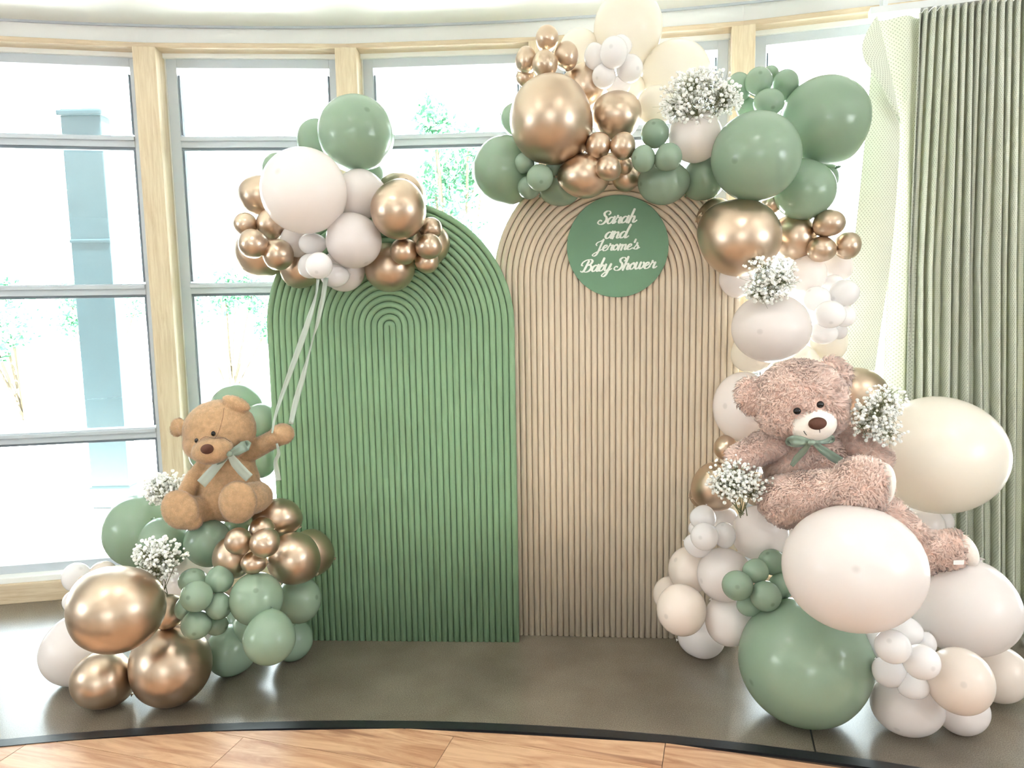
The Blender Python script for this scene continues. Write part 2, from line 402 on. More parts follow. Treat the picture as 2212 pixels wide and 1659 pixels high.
# ------------------------------------------------------------------ outside
grd = mesh_obj('ground', [(-40, 4.25, -0.06), (40, 4.25, -0.06), (40, 60, -0.06), (-40, 60, -0.06)], [(0, 1, 2, 3)], simple('pale_paving', srgb(236, 236, 232), 0.85, 0, 0.2, 0.05, 3))
tag(grd, 'sunlit pale paving outside the windows', kind='structure')
colm = empty('porch_column', (at(252, 1095, 5.6).x, 5.6, -0.06))
tag(colm, 'teal square porch column outside the left window', 'column')
teal = simple('teal_paint', srgb(14, 33, 38), 0.5, 0, 0.4, 0.08, 6)
cx = colm.location.x
box('shaft', Vector((cx, 5.6, 1.42)), (0.29, 0.13, 2.96), teal, colm, None, 0.008)
box('base', Vector((cx, 5.6, 0.05)), (0.32, 0.16, 0.12), teal, colm, None, 0.01)
box('capital', Vector((cx, 5.6, 2.87)), (0.33, 0.17, 0.04), teal, colm, None, 0.01)
box('band', Vector((cx, 5.6, 1.96)), (0.305, 0.145, 0.03), teal, colm, None, 0.01)
# shrubs and a small tree, almost lost in the glare
leaf_m = simple('leaf', srgb(70, 120, 90), 0.5, 0, 0.4, 0.3, 30)
leaf_m.node_tree.nodes['Principled BSDF'].inputs['Roughness'].default_value = 0.5
bark_m = simple('bark', srgb(80, 72, 60), 0.9, 0, 0.2, 0.2, 20)
def shrub(px, py, Y, rx, rz, nleaf, label, seed):
    rng = random.Random(seed); c = at(px, py, Y); root = empty('garden_shrub', (c.x, Y, -0.06)); tag(root, label, 'shrub', 'shrubs outside the windows')
    vs, fs = [], []
    lumps = [(rng.uniform(-.7, .7)*rx, rng.uniform(-.5, .5)*rx, rng.uniform(-.6, .7)*rz, rng.uniform(.25, .45)) for _ in range(9)]
    for k in range(nleaf):
        lx, ly, lz, lr = lumps[k % 9]
        d = Vector((rng.gauss(0, 1), rng.gauss(0, 1), rng.gauss(0, 1))).normalized()*lr*rng.random()**.4
        p = Vector((c.x+lx+d.x*rx, Y+ly+d.y*rx, c.z+lz+d.z*rz))
        a = Vector((rng.gauss(0, 1), rng.gauss(0, 1), rng.gauss(0, 1))).normalized(); b = a.orthogonal().normalized()
        l = rng.uniform(.035, .07); i = len(vs)
        vs += [p-a*l, p+b*l*.45, p+a*l, p-b*l*.45]; fs.append((i, i+1, i+2, i+3))
    mesh_obj('foliage', vs, fs, leaf_m, root)['kind'] = 'stuff'
    bm = bmesh.new()
    for k in range(9):
        lx, ly, lz, lr = lumps[k]; a = Vector((c.x, Y, -0.06)); b = Vector((c.x+lx, Y+ly, c.z+lz)); d = b-a
        bmesh.ops.create_cone(bm, segments=6, radius1=.03, radius2=.012, depth=d.length, matrix=Matrix.Translation((a+b)/2) @ d.to_track_quat('Z', 'Y').to_matrix().to_4x4())
    bm_obj('stem', bm, bark_m, root)
shrub(35, 690, 10.0, 0.9, 0.7, 2600, 'loose leafy shrub behind the left window, left of the porch column', 1)
shrub(490, 650, 12.0, 0.8, 0.9, 2200, 'thin leafy shrub behind the second window from the left', 2)
shrub(985, 380, 9.0, 0.7, 0.9, 2200, 'leafy branches outside behind the gap between the two arches', 3)
shrub(215, 680, 13.0, 0.8, 0.6, 2000, 'low shrub far outside, right behind the porch column', 4)

# ------------------------------------------------------------------ the two arched panels
def u_panel(name, label, cx, plane, R, zs, nsl, mat_s, mat_b):
    m_, b_ = plane                               # floor line y = m*x + b of the slat fronts
    dirx = Vector((1, m_, 0)).normalized(); nrm = Vector((dirx.y, -dirx.x, 0))   # nrm points to the camera
    org = Vector((cx, m_*cx+b_, 0))
    root = empty(name, org); tag(root, label, 'backdrop panel')
    pitch = R/nsl
    def W(u, z, d): return org+dirx*u+Vector((0, 0, z))+nrm*d
    # backing board
    n = 48; vs, fs = [], []
    prof = [(-R+0.004, 0.0)]+[((R-0.004)*-math.cos(math.pi*k/n), zs+(R-0.004)*math.sin(math.pi*k/n)) for k in range(n+1)]+[(R-0.004, 0.0)]
    for d in (-0.006, -0.030):
        vs += [W(u, z, d) for u, z in prof]
    k = len(prof); fs = [tuple(range(k))[::-1], tuple(range(k, 2*k))]+[(i, (i+1) % k, (i+1) % k+k, i+k) for i in range(k)]
    mesh_obj('backing_board', vs, fs, mat_b, root)
    # nested half-round slats, each one bent over the top
    for s in range(nsl):
        r = pitch*(s+0.5); hw = pitch*0.485; ns = max(8, int(10+r*60))
        path = [(-r, 0.001, 0.0), (-r, zs*0.5, 0.0), (-r, zs-0.001, 0.0)]
        path += [(-r*math.cos(math.pi*t/ns), zs+r*math.sin(math.pi*t/ns), math.pi*t/ns) for t in range(0, ns+1)]
        path += [(r, zs-0.001, math.pi), (r, zs*0.5, math.pi), (r, 0.001, math.pi)]
        sec = [(-hw, -0.007), (-hw, 0.001)]+[(hw*-math.cos(math.pi*q/8)*0.985, 0.002+0.0125*math.sin(math.pi*q/8)**0.7) for q in range(1, 8)]+[(hw, 0.001), (hw, -0.007)]
        vs, fs = [], []
        for (u, z, a) in path:
            ou, oz = -math.cos(a), math.sin(a)   # outward direction in the panel plane
            for (w, d) in sec: vs.append(W(u+ou*w, z+oz*w, d))
        q = len(sec)
        for i in range(len(path)-1):
            for j in range(q-1): fs.append((i*q+j, i*q+j+1, (i+1)*q+j+1, (i+1)*q+j))
        fs.append(tuple(range(q))); fs.append(tuple(range((len(path)-1)*q, len(path)*q))[::-1])
        o = mesh_obj('slat', vs, fs, mat_s, root, True)
        bm = bmesh.new(); bm.from_mesh(o.data); bmesh.ops.recalc_face_normals(bm, faces=bm.faces); bm.to_mesh(o.data); bm.free()
    return W, nrm, dirx
MAT['slat_green'] = simple('green_painted_slat', srgb(132, 164, 130), 0.55, 0, 0.35, 0.05, 3, 0.05)
MAT['slat_beige'] = simple('beige_painted_slat', srgb(212, 197, 176), 0.5, 0, 0.35, 0.04, 3, 0.05)
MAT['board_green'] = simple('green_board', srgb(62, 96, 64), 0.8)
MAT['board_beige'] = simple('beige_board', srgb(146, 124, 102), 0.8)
u_panel('arched_panel', 'green arched backdrop panel of nested half-round slats, the lower one on the left', -0.510, (-0.0556, 3.0964), 0.5255, 1.386, 20, MAT['slat_green'], MAT['board_green'])
BW, BN, BD = u_panel('arched_panel', 'beige arched backdrop panel of nested half-round slats, the taller one behind the round sign', 0.4405, (-0.0827, 3.1650), 0.512, 1.571, 20, MAT['slat_beige'], MAT['board_beige'])

# ------------------------------------------------------------------ round sign with script lettering
SG_U, SG_Z, SG_R = 0.4475-0.4405, 1.700, 0.2085
sign = empty('round_sign', BW(SG_U, SG_Z-SG_R, 0.02)); tag(sign, 'round green sign with white script lettering on the beige arch', 'sign')
n = 96; vs = []
for d, rr in ((0.016, SG_R-0.0), (0.0215, SG_R), (0.0225, SG_R-0.001)):
    vs += [BW(SG_U+rr*math.cos(2*math.pi*k/n), SG_Z+rr*math.sin(2*math.pi*k/n), d) for k in range(n)]
fs = [tuple(range(n))[::-1], tuple(range(2*n, 3*n))]
for l in range(2): fs += [(l*n+k, l*n+(k+1) % n, (l+1)*n+(k+1) % n, (l+1)*n+k) for k in range(n)]
mesh_obj('disc', vs, fs, simple('sign_green', srgb(104, 142, 114), 0.5, 0, 0.4, 0.03, 8), sign)
GL = {
 'S': (1.12, [[(1.0, 1.42), (1.14, 1.62), (1.0, 1.92), (.68, 1.98), (.42, 1.72), (.50, 1.35), (.78, 1.02), (.86, .55), (.62, .06), (.22, -.04), (-.08, .22), (.06, .60), (.30, .50)]]),
 'a': (1.00, [[(.70, .82), (.46, 1.0), (.16, .74), (.08, .30), (.30, 0.0), (.56, .22), (.72, .80)], [(.80, 1.02), (.72, .50), (.74, .12), (.90, .0), (1.12, .24)]]),
 'r': (.88, [[(-.04, .12), (.18, .78), (.26, 1.12)], [(.26, 1.12), (.30, .96), (.48, .86), (.66, .86)], [(.66, .88), (.58, .45), (.60, .10), (.76, .0), (1.0, .24)]]),
 'h': (.98, [[(.36, 2.02), (.24, 1.0), (.10, .0)], [(.14, .40), (.34, .86), (.58, .96), (.66, .66), (.62, .16), (.78, .0), (1.04, .28)]]),
 'n': (.98, [[(.16, 1.0), (.12, .5), (.08, .0)], [(.12, .40), (.32, .86), (.56, .96), (.64, .66), (.60, .16), (.76, .0), (1.02, .26)]]),
 'd': (1.04, [[(.70, .82), (.46, 1.0), (.16, .74), (.08, .30), (.30, 0.0), (.56, .22), (.72, .80)], [(.98, 2.0), (.80, 1.0), (.74, .12), (.90, .0), (1.12, .26)]]),
 'J': (.92, [[(-.12, 1.0), (-.24, 1.22), (-.06, 1.55), (.30, 1.72), (.62, 1.98)], [(.64, 1.98), (.50, 1.0), (.38, .0), (.22, -.66), (-.06, -.92), (-.32, -.74), (-.12, -.42), (.40, -.04), (.86, .26)]]),
 'e': (.80, [[(-.06, .20), (.30, .44), (.58, .72), (.48, .98), (.24, .86), (.10, .44), (.24, .04), (.50, .0), (.84, .26)]]),
 'o': (.84, [[(.40, 1.0), (.14, .74), (.08, .30), (.32, .0), (.58, .26), (.62, .72), (.42, 1.0)], [(.48, .94), (.60, .74), (.90, .80)]]),
 'm': (1.34, [[(.14, 1.0), (.10, .5), (.06, .0)], [(.10, .40), (.28, .86), (.48, .94), (.52, .6), (.48, .0)], [(.52, .40), (.70, .86), (.92, .94), (.98, .6), (.96, .14), (1.12, .0), (1.36, .26)]]),
 "'": (.36, [[(.24, 1.72), (.18, 1.26)]]),
 's': (.72, [[(-.06, .12), (.20, .66), (.30, 1.10)], [(.30, 1.08), (.32, .80), (.54, .44), (.46, .06), (.20, .0), (.06, .18)], [(.46, .04), (.80, .26)]]),
 'B': (1.46, [[(.66, 1.72), (.50, .90), (.36, .26), (.14, .0), (-.08, .14)], [(.02, 1.02), (-.16, 1.10), (-.10, 1.54), (.34, 1.90), (.86, 1.96), (1.14, 1.68), (1.0, 1.22), (.66, 1.04)], [(.66, 1.04), (1.04, .98), (1.22, .60), (1.04, .14), (.66, -.04), (.26, .10)]]),
 'b': (.86, [[(.40, 2.02), (.24, 1.0), (.14, .30), (.36, .0), (.62, .26), (.66, .74), (.48, .98), (.26, .70)], [(.58, .90), (.72, .78), (.92, .82)]]),
 'y': (.96, [[(.10, 1.0), (.06, .40), (.22, .02), (.50, .22), (.68, .92)], [(.76, 1.02), (.62, .20), (.46, -.62), (.16, -.94), (-.08, -.74), (.16, -.34), (.66, .02), (1.0, .30)]]),
 'w': (1.26, [[(.08, 1.0), (.04, .40), (.20, .0), (.44, .20), (.58, .98)], [(.62, 1.0), (.56, .40), (.72, .0), (.98, .26), (1.06, .78), (.98, 1.0)], [(1.0, .94), (1.12, .76), (1.32, .82)]]),
 ' ': (.62, []),
}
MAT['letter'] = simple('white_vinyl', srgb(244, 250, 242), 0.5)
def script_line(text, x0, x1, base0, base1, xh, thick):
    # positions are fractions of the sign radius: x0..x1 width, base0/base1 baseline at both ends, xh x-height
    SL = 0.24; strokes = []; cur = 0.0
    for ch in text:
        adv, ss = GL[ch]
        for st in ss: strokes.append([(cur+x+SL*y, y) for x, y in st])
        cur += adv*0.90
    mn = min(p[0] for s in strokes for p in s); mx = max(p[0] for s in strokes for p in s)
    sx = (x1-x0)/(mx-mn)
    vs, fs = [], []
    for si, st in enumerate(strokes):
        c = catmull([Vector((x, y, 0)) for x, y in st], 10)
        P = []
        for p in c:
            X = x0+(p.x-mn)*sx; f = (X-x0)/(x1-x0)
            P.append(Vector((X, base0+(base1-base0)*f+p.y*xh, 0)))
        m = len(P); i0 = len(vs); endw = [0, 0]
        for k in range(m):
            t = (P[min(k+1, m-1)]-P[max(k-1, 0)])
            t = t.normalized() if t.length > 1e-9 else Vector((1, 0, 0))
            down = abs(t.y)*(1.0 if t.y < 0 else 0.45)
            w = thick*(0.30+0.70*down**0.8)*0.5
            e = min(k, m-1-k)/3.0
            
            nn = Vector((-t.y, t.x, 0))
            if k == 0: endw[0] = w
            if k == m-1: endw[1] = w
            for sgn in (-1, 1):
                q = P[k]+nn*w*sgn; vs.append(BW(SG_U+q.x*SG_R, SG_Z+q.y*SG_R, 0.0236+0.0003*(si % 3)))
        for k in range(m-1): a = i0+2*k; fs.append((a, a+1, a+3, a+2))
        # round ends
        for k in (0, m-1):
            cidx = len(vs); rr = endw[0 if k == 0 else 1]
            for q in range(14):
                a = 2*math.pi*q/14; v = P[k]+Vector((math.cos(a), math.sin(a), 0))*rr
                vs.append(BW(SG_U+v.x*SG_R, SG_Z+v.y*SG_R, 0.0236+0.0003*(si % 3)))
            fs.append(tuple(range(cidx, cidx+14)))
    o = mesh_obj('lettering', vs, fs, MAT['letter'], sign)
    o['label'] = 'white script lettering reading %s' % text
    return o
S_ = 1/861.0
def sl(text, xa, xb, ya, yb, xh, th): script_line(text, (xa-893)*S_, (xb-893)*S_, (814-ya)*S_, (814-yb)*S_, xh*S_, th*S_)
sl('Sarah', 560, 1215, 434, 412, 106, 41)
sl('and', 690, 1115, 676, 668, 106, 41)
sl("Jerome's", 465, 1265, 884, 862, 93, 36)
sl('Baby Shower', 262, 1555, 1236, 1186, 104, 41)

# ------------------------------------------------------------------ balloons
def balloon(c, rx, ry, m, spot, label, group, seed):
    rng = random.Random(seed)
    c = Vector(c)
    if spot is not None:
        sx, sy = spot; v = (Vector((0, 0, 1.5))-c).normalized(); r_ = Vector((0, 0, 1)).cross(v).normalized(); u_ = v.cross(r_)
        ax = r_*sx+u_*sy+v*math.sqrt(max(0.05, 1-sx*sx-sy*sy))
    else:
        a = rng.uniform(0, 2*math.pi); ax = Vector((math.cos(a)*0.9, -0.30, math.sin(a)*0.9))
    ax.normalize()
    e1 = ax.orthogonal().normalized(); e2 = ax.cross(e1)
    big = rx > 0.075; ksp = max(1.0, rx/0.055)**1.3
    nu, nv = (56, 44) if big else (32, 22)
    rd = (rx+ry)/2
    vs, ap = [], []
    def put(t, s, u):
        d = ax*t+(e1*math.cos(u)+e2*math.sin(u))*s
        vs.append((d.x*rx, d.y*rd, d.z*ry)); 
    put(1, 0, 0); ap.append(1.0)
    for j in range(1, nv):
        th = math.pi*j/nv; t, s = math.cos(th), math.sin(th)
        k = max(0.0, -t)
        t2 = t*(1+0.10*k*k); s2 = s*(1-0.06*k)
        for i in range(nu): put(t2, s2, 2*math.pi*i/nu); ap.append(t)
    # knot: a short neck and a rolled lip
    for (t, s) in ((-1.10, 0.055), (-1.13, 0.035), (-1.16, 0.045), (-1.17, 0.075), (-1.185, 0.07)):
        for i in range(nu): put(t, s, 2*math.pi*i/nu); ap.append(-1.0)
    put(-1.185, 0, 0); ap.append(-1.0)
    rings = nv-1+5; fs = [(0, 1+i, 1+(i+1) % nu) for i in range(nu)]
    for j in range(rings-1):
        a, b = 1+j*nu, 1+(j+1)*nu
        fs += [(a+i, b+i, b+(i+1) % nu, a+(i+1) % nu) for i in range(nu)]
    a = 1+(rings-1)*nu; last = len(vs)-1
    fs += [(a+i, last, a+(i+1) % nu) for i in range(nu)]
    me = bpy.data.meshes.new('balloon'); me.from_pydata(vs, [], fs)
    at_ = me.attributes.new('apex', 'FLOAT', 'POINT'); at_.data.foreach_set('value', [1-(1-t)*ksp for t in ap])
    me.polygons.foreach_set('use_smooth', [True]*len(me.polygons)); me.update(); me.materials.append(m)
    o = bpy.data.objects.new('balloon', me); col.objects.link(o); o.location = c
    return tag(o, label, 'balloon', group)
GROUPS = {'A': 'balloons of the bunch over the green arch', 'B': 'balloons of the top garland', 'C': 'balloons of the right garland', 'D': 'balloons of the right garland', 'E': 'balloons of the left pile'}
# (cluster, x, y, z, horizontal radius, vertical radius, colour, apex spot, label)
BALLOONS = [
    ('A', -0.784, 3.133, 2.153, 0.0797, 0.0835, 'g', None, 'half-hidden sage green balloon left of the large green one topping the held bunch'),
    ('A', -0.936, 3.100, 2.032, 0.0641, 0.0679, 'g', None, 'sliver of sage green balloon peeking out behind the big white balloon of the held bunch'),
    ('A', -0.567, 3.100, 2.004, 0.0585, 0.0604, 'g', None, 'small green balloon mostly hidden under the large green balloon of the held bunch'),
    ('A', -0.590, 2.973, 2.138, 0.1475, 0.1475, 'g', (.3, .6), 'large round sage green balloon at the very top of the bunch over the green arch'),
    ('A', -1.004, 3.049, 1.923, 0.0801, 0.0801, 'o', None, 'bronze balloon on the left of the held bunch, tucked behind the big white balloon'),
    ('A', -0.426, 3.011, 1.901, 0.0975, 0.0975, 'o', None, 'bronze balloon half hidden behind the rounder bronze one right of the held bunch'),
    ('A', -1.025, 3.098, 1.700, 0.1049, 0.1049, 'o', None, 'bronze balloon behind the four mini bronze balloons at the lower left of the held bunch'),
    ('A', -0.318, 3.022, 1.719, 0.0781, 0.0818, 'o', None, 'bronze balloon behind the three mini bronze balloons at the right of the held bunch'),
    ('A', -0.847, 3.042, 1.636, 0.0864, 0.0864, 'o', None, 'bronze balloon hanging lowest left under the held bunch, beside the white minis'),
    ('A', -0.840, 2.951, 1.733, 0.0581, 0.0599, 'b', None, 'pale balloon squeezed behind the mini white and bronze balloons of the held bunch'),
    ('A', -0.666, 2.994, 1.617, 0.0851, 0.0851, 'b', None, 'pale balloon at the bottom of the held bunch, half covered by a mini white'),
    ('A', -0.481, 2.995, 1.623, 0.0999, 0.0962, 'o', None, 'bronze balloon at the lower right of the held bunch in front of the green slats'),
    ('A', -0.573, 2.922, 1.902, 0.0963, 0.0963, 'b', None, 'pale white balloon between the big white and the round bronze balloon of the held bunch'),
    ('A', -1.025, 2.930, 1.798, 0.0449, 0.0449, 'o', None, 'upper left mini bronze balloon of the four at the left of the held bunch'),
    ('A', -0.932, 2.950, 1.799, 0.0561, 0.0561, 'o', None, "mini bronze balloon of the four that touches the big white balloon's lower left edge"),
    ('A', -0.887, 2.875, 1.676, 0.0585, 0.0603, 'o', None, 'lowest of the four mini bronze balloons at the left of the held bunch'),
    ('A', -0.967, 2.838, 1.715, 0.0559, 0.0541, 'o', None, 'frontmost of the four mini bronze balloons at the left of the held bunch'),
    ('A', -0.754, 2.796, 1.900, 0.1570, 0.1570, 'b', (-.55, .42), 'very big white balloon at the front of the bunch over the green arch'),
    ('A', -0.410, 2.805, 1.827, 0.1030, 0.1082, 'o', None, 'round matte bronze balloon on the right of the held bunch, biggest bronze there'),
    ('A', -0.590, 2.848, 1.721, 0.1051, 0.1033, 'b', (.4, -.8), 'mid-sized white balloon in the lower middle of the held bunch'),
    ('A', -0.754, 2.875, 1.714, 0.0513, 0.0425, 'w', None, 'upper mini white balloon right under the big white one of the held bunch'),
    ('A', -0.756, 2.844, 1.629, 0.0474, 0.0474, 'w', None, 'mini white balloon half hidden behind another mini at the bottom of the held bunch'),
    ('A', -0.675, 2.871, 1.593, 0.0533, 0.0462, 'w', None, 'lowest mini white balloon of the held bunch, nearest the green slats'),
    ('A', -0.702, 2.756, 1.627, 0.0493, 0.0493, 'w', (-.2, -.5), 'frontmost mini white balloon at the bottom of the held bunch'),
    ('A', -0.305, 2.918, 1.769, 0.0448, 0.0430, 'o', None, 'top mini bronze balloon of the trio at the right of the held bunch'),
    ('A', -0.324, 2.924, 1.643, 0.0469, 0.0469, 'o', None, 'bottom mini bronze balloon of the trio at the right of the held bunch'),
    ('A', -0.407, 2.879, 1.680, 0.0514, 0.0514, 'o', None, 'left mini bronze balloon of the trio at the right of the held bunch'),
    ('A', -0.306, 2.852, 1.696, 0.0492, 0.0492, 'o', None, 'middle front mini bronze balloon of the trio at the right of the held bunch'),
    ('B', 0.043, 3.200, 2.234, 0.0696, 0.0734, 'g', None, 'green balloon peeking out left of the huge bronze balloon in the top garland'),
    ('B', -0.012, 3.096, 2.012, 0.1319, 0.1394, 'g', None, 'large green balloon at the far left end of the top garland, glowing from the window'),
    ('B', 0.307, 3.252, 2.525, 0.0855, 0.0855, 'k', None, 'overexposed cream balloon behind the mini bronze cluster at the top of the garland'),
    ('B', 0.505, 3.215, 2.594, 0.1418, 0.1533, 'k', None, 'huge cream balloon cut by the top edge of the picture'),
    ('B', 0.701, 3.193, 2.409, 0.1418, 0.1303, 'k', None, 'large cream balloon behind the flower spray at the top of the garland'),
    ('B', 0.521, 3.200, 2.362, 0.0500, 0.0539, 'k', None, 'small cream balloon peeking out under the mini white cluster at the top'),
    ('B', 0.593, 3.056, 2.244, 0.0792, 0.0792, 'k', None, 'cream balloon left of the top flower spray, beside a round bronze balloon'),
    ('B', 0.307, 3.107, 2.336, 0.0896, 0.0915, 'o', None, 'bronze balloon behind the huge bronze one, under the mini bronze cluster at the top'),
    ('B', 0.072, 3.076, 2.367, 0.0369, 0.0351, 'o', None, 'lowest mini bronze balloon of the top left cluster, half behind the huge bronze one'),
    ('B', 0.077, 3.036, 2.422, 0.0418, 0.0527, 'o', None, 'left mini bronze balloon of the cluster at the top left of the garland'),
    ('B', 0.160, 3.040, 2.504, 0.0453, 0.0490, 'o', None, 'topmost mini bronze balloon of the garland'),
    ('B', 0.233, 3.020, 2.430, 0.0470, 0.0560, 'o', None, 'right mini bronze balloon of the cluster at the top left of the garland'),
    ('B', 0.147, 2.975, 2.387, 0.0499, 0.0517, 'o', None, 'front middle mini bronze balloon of the cluster at the top left of the garland'),
    ('B', 0.449, 3.044, 2.471, 0.0418, 0.0437, 'w', None, 'mini white balloon half hidden behind the front one of the top white cluster'),
    ('B', 0.345, 3.040, 2.433, 0.0400, 0.0528, 'w', None, 'left mini white balloon of the top white cluster'),
    ('B', 0.442, 3.070, 2.328, 0.0498, 0.0388, 'w', None, 'bottom mini white balloon of the top white cluster, above a bronze balloon'),
    ('B', 0.481, 3.026, 2.381, 0.0526, 0.0544, 'w', (.6, .0), 'right mini white balloon of the top white cluster'),
    ('B', 0.379, 3.010, 2.349, 0.0470, 0.0470, 'w', (-.6, -.1), 'lower left mini white balloon of the top white cluster'),
    ('B', 0.409, 2.953, 2.419, 0.0530, 0.0600, 'w', (-.2, .4), 'frontmost mini white balloon of the top white cluster'),
    ('B', 0.421, 2.970, 2.191, 0.0968, 0.0932, 'o', None, 'round matte bronze balloon right of the huge glossy bronze one'),
    ('B', 0.164, 2.904, 2.164, 0.1561, 0.1666, 'o', None, 'huge glossy bronze balloon at the left of the top garland'),
    ('B', 0.211, 3.051, 1.945, 0.0856, 0.0856, 'g', None, 'dark green balloon resting on the beige arch under the huge bronze balloon'),
    ('B', 0.178, 2.964, 2.001, 0.0325, 0.0361, 'g', None, 'little green balloon in the gap under the huge bronze balloon'),
    ('B', 0.472, 3.058, 1.971, 0.0559, 0.0559, 'o', None, 'bronze balloon in shade behind a mini bronze one, just above the beige arch'),
    ('B', 0.457, 2.986, 2.006, 0.0327, 0.0345, 'o', None, 'small bronze balloon tucked in the gap behind the bronze trio'),
    ('B', 0.292, 2.910, 1.956, 0.0975, 0.0851, 'o', None, "bronze balloon at the bottom of the garland above the round sign's left edge"),
    ('B', 0.064, 2.949, 2.016, 0.0394, 0.0394, 'g', None, 'upper mini green balloon of the trio at the left of the top garland'),
    ('B', 0.080, 2.966, 1.924, 0.0453, 0.0453, 'g', None, 'lower mini green balloon of the trio at the left of the top garland'),
    ('B', 0.119, 2.891, 1.949, 0.0511, 0.0511, 'g', (.1, -.3), 'front mini green balloon of the trio at the left of the top garland'),
    ('B', 0.338, 2.862, 2.058, 0.0469, 0.0503, 'o', None, 'left mini bronze balloon of the trio in the middle of the top garland'),
    ('B', 0.427, 2.842, 2.051, 0.0483, 0.0500, 'o', None, 'right mini bronze balloon of the trio in the middle of the top garland'),
    ('B', 0.370, 2.816, 1.968, 0.0463, 0.0463, 'o', None, 'bottom mini bronze balloon of the trio in the middle of the top garland'),
    ('B', 0.773, 3.003, 1.956, 0.0842, 0.0879, 'g', None, 'dark green balloon in shadow between a green balloon and the large front one'),
    ('B', 0.600, 2.943, 1.932, 0.0987, 0.0862, 'g', None, 'green balloon above the round sign, below three mini green balloons'),
    ('B', 0.719, 2.934, 2.103, 0.1013, 0.1031, 'b', (.1, .5), 'white balloon right below the top flower spray'),
    ('B', 0.501, 2.823, 2.001, 0.0446, 0.0498, 'g', (-.7, .1), 'lower left mini green balloon of the trio above the sign'),
    ('B', 0.591, 2.810, 2.003, 0.0495, 0.0512, 'g', None, 'lower right mini green balloon of the trio above the sign'),
    ('B', 0.560, 2.910, 2.108, 0.0529, 0.0546, 'g', (-.1, .7), 'top mini green balloon of the trio above the sign'),
    ('B', 1.066, 3.120, 2.378, 0.0337, 0.0337, 'g', None, 'mini green balloon hardly visible behind the top mini green cluster'),
    ('B', 0.971, 3.116, 2.247, 0.0432, 0.0414, 'g', None, 'lowest mini green balloon of the right cluster, in the shade above the large green balloon'),
    ('B', 0.926, 3.078, 2.315, 0.0537, 0.0574, 'g', None, 'left mini green balloon of the right cluster, next to the flower spray'),
    ('B', 1.108, 3.063, 2.322, 0.0516, 0.0571, 'g', None, 'right mini green balloon of the cluster at the top right'),
    ('B', 0.983, 3.009, 2.318, 0.0524, 0.0561, 'g', (.1, .6), 'top middle mini green balloon of the cluster at the top right'),
    ('B', 1.003, 2.949, 2.226, 0.0587, 0.0516, 'g', (.3, -.4), 'bottom front mini green balloon of the cluster at the top right'),
    ('B', 1.291, 3.130, 1.962, 0.0687, 0.0687, 'g', None, 'sliver of green balloon behind the smaller green one under the two large greens'),
    ('B', 1.248, 3.015, 2.169, 0.1714, 0.1695, 'g', None, 'large green balloon at the far right of the top garland, next to the curtain'),
    ('B', 1.158, 2.967, 1.896, 0.1178, 0.1160, 'g', None, 'medium green balloon below the two large green ones at the right of the garland'),
    ('B', 1.048, 3.022, 1.853, 0.0407, 0.0407, 'o', None, 'small bronze patch of balloon between the large green and large bronze ones'),
    ('B', 0.828, 3.012, 1.805, 0.0721, 0.0739, 'o', None, 'dark bronze balloon behind the left edge of the big bronze balloon beside the sign'),
    ('B', 1.142, 3.025, 1.721, 0.0875, 0.0931, 'o', None, 'bronze balloon between the big bronze one and the mini bronze trio at the right'),
    ('B', 0.916, 2.813, 2.000, 0.1624, 0.1624, 'g', (-.45, -.05), "large green balloon at the front of the garland's right shoulder, facing the camera"),
    ('B', 0.867, 2.833, 1.707, 0.1517, 0.1447, 'o', None, 'big glossy bronze balloon to the right of the round sign'),
    ('B', 1.239, 2.921, 1.764, 0.0610, 0.0520, 'o', None, 'top mini bronze balloon of the right trio beside the curtain'),
    ('B', 1.331, 2.960, 1.680, 0.0511, 0.0547, 'o', None, 'right mini bronze balloon of the right trio beside the curtain'),
    ('B', 1.220, 2.940, 1.666, 0.0562, 0.0508, 'o', None, 'left mini bronze balloon of the right trio beside the curtain'),
    ('C', 1.337, 3.066, 1.600, 0.0645, 0.0626, 'b', None, 'pale balloon at the upper right of the white column, under the mini bronze trio'),
    ('C', 0.911, 3.010, 1.555, 0.0690, 0.0690, 'b', None, "white balloon at the beige panel's edge under the big bronze balloon"),
    ('C', 1.300, 2.998, 1.531, 0.0372, 0.0372, 'w', None, 'mini white balloon peeking out behind the upper minis of the right column'),
    ('C', 1.195, 3.009, 1.572, 0.0764, 0.0764, 'b', None, 'white balloon right of the small flower spray in the right column'),
    ('C', 1.315, 3.075, 1.292, 0.0789, 0.0808, 'k', None, 'cream balloon lit by the window below the mini whites in the right column'),
    ('C', 0.974, 2.994, 1.256, 0.0844, 0.0788, 'k', None, 'cream balloon at the left under the big white one in the right column'),
    ('C', 1.166, 3.030, 1.200, 0.0989, 0.0951, 'k', None, "cream balloon just above the pink bear's head"),
    ('C', 1.321, 2.989, 1.342, 0.0336, 0.0336, 'w', None, 'mini white balloon in the shade behind the lowest mini of the right column'),
    ('C', 1.328, 2.954, 1.402, 0.0423, 0.0423, 'w', None, 'right mini white balloon half behind the front mini of the right column'),
    ('C', 1.210, 2.946, 1.470, 0.0549, 0.0531, 'w', None, 'left mini white balloon of the cluster in the right column'),
    ('C', 1.311, 2.928, 1.494, 0.0564, 0.0527, 'w', None, 'upper right mini white balloon of the cluster in the right column'),
    ('C', 1.239, 2.938, 1.337, 0.0551, 0.0441, 'w', None, 'lowest mini white balloon of the cluster in the right column'),
    ('C', 1.234, 2.874, 1.413, 0.0591, 0.0537, 'w', (.1, -.6), 'front mini white balloon of the cluster in the right column'),
    ('C', 0.990, 2.822, 1.367, 0.1479, 0.1321, 'b', (-.25, -.1), 'big white balloon in the middle of the right column, below the small flower spray'),
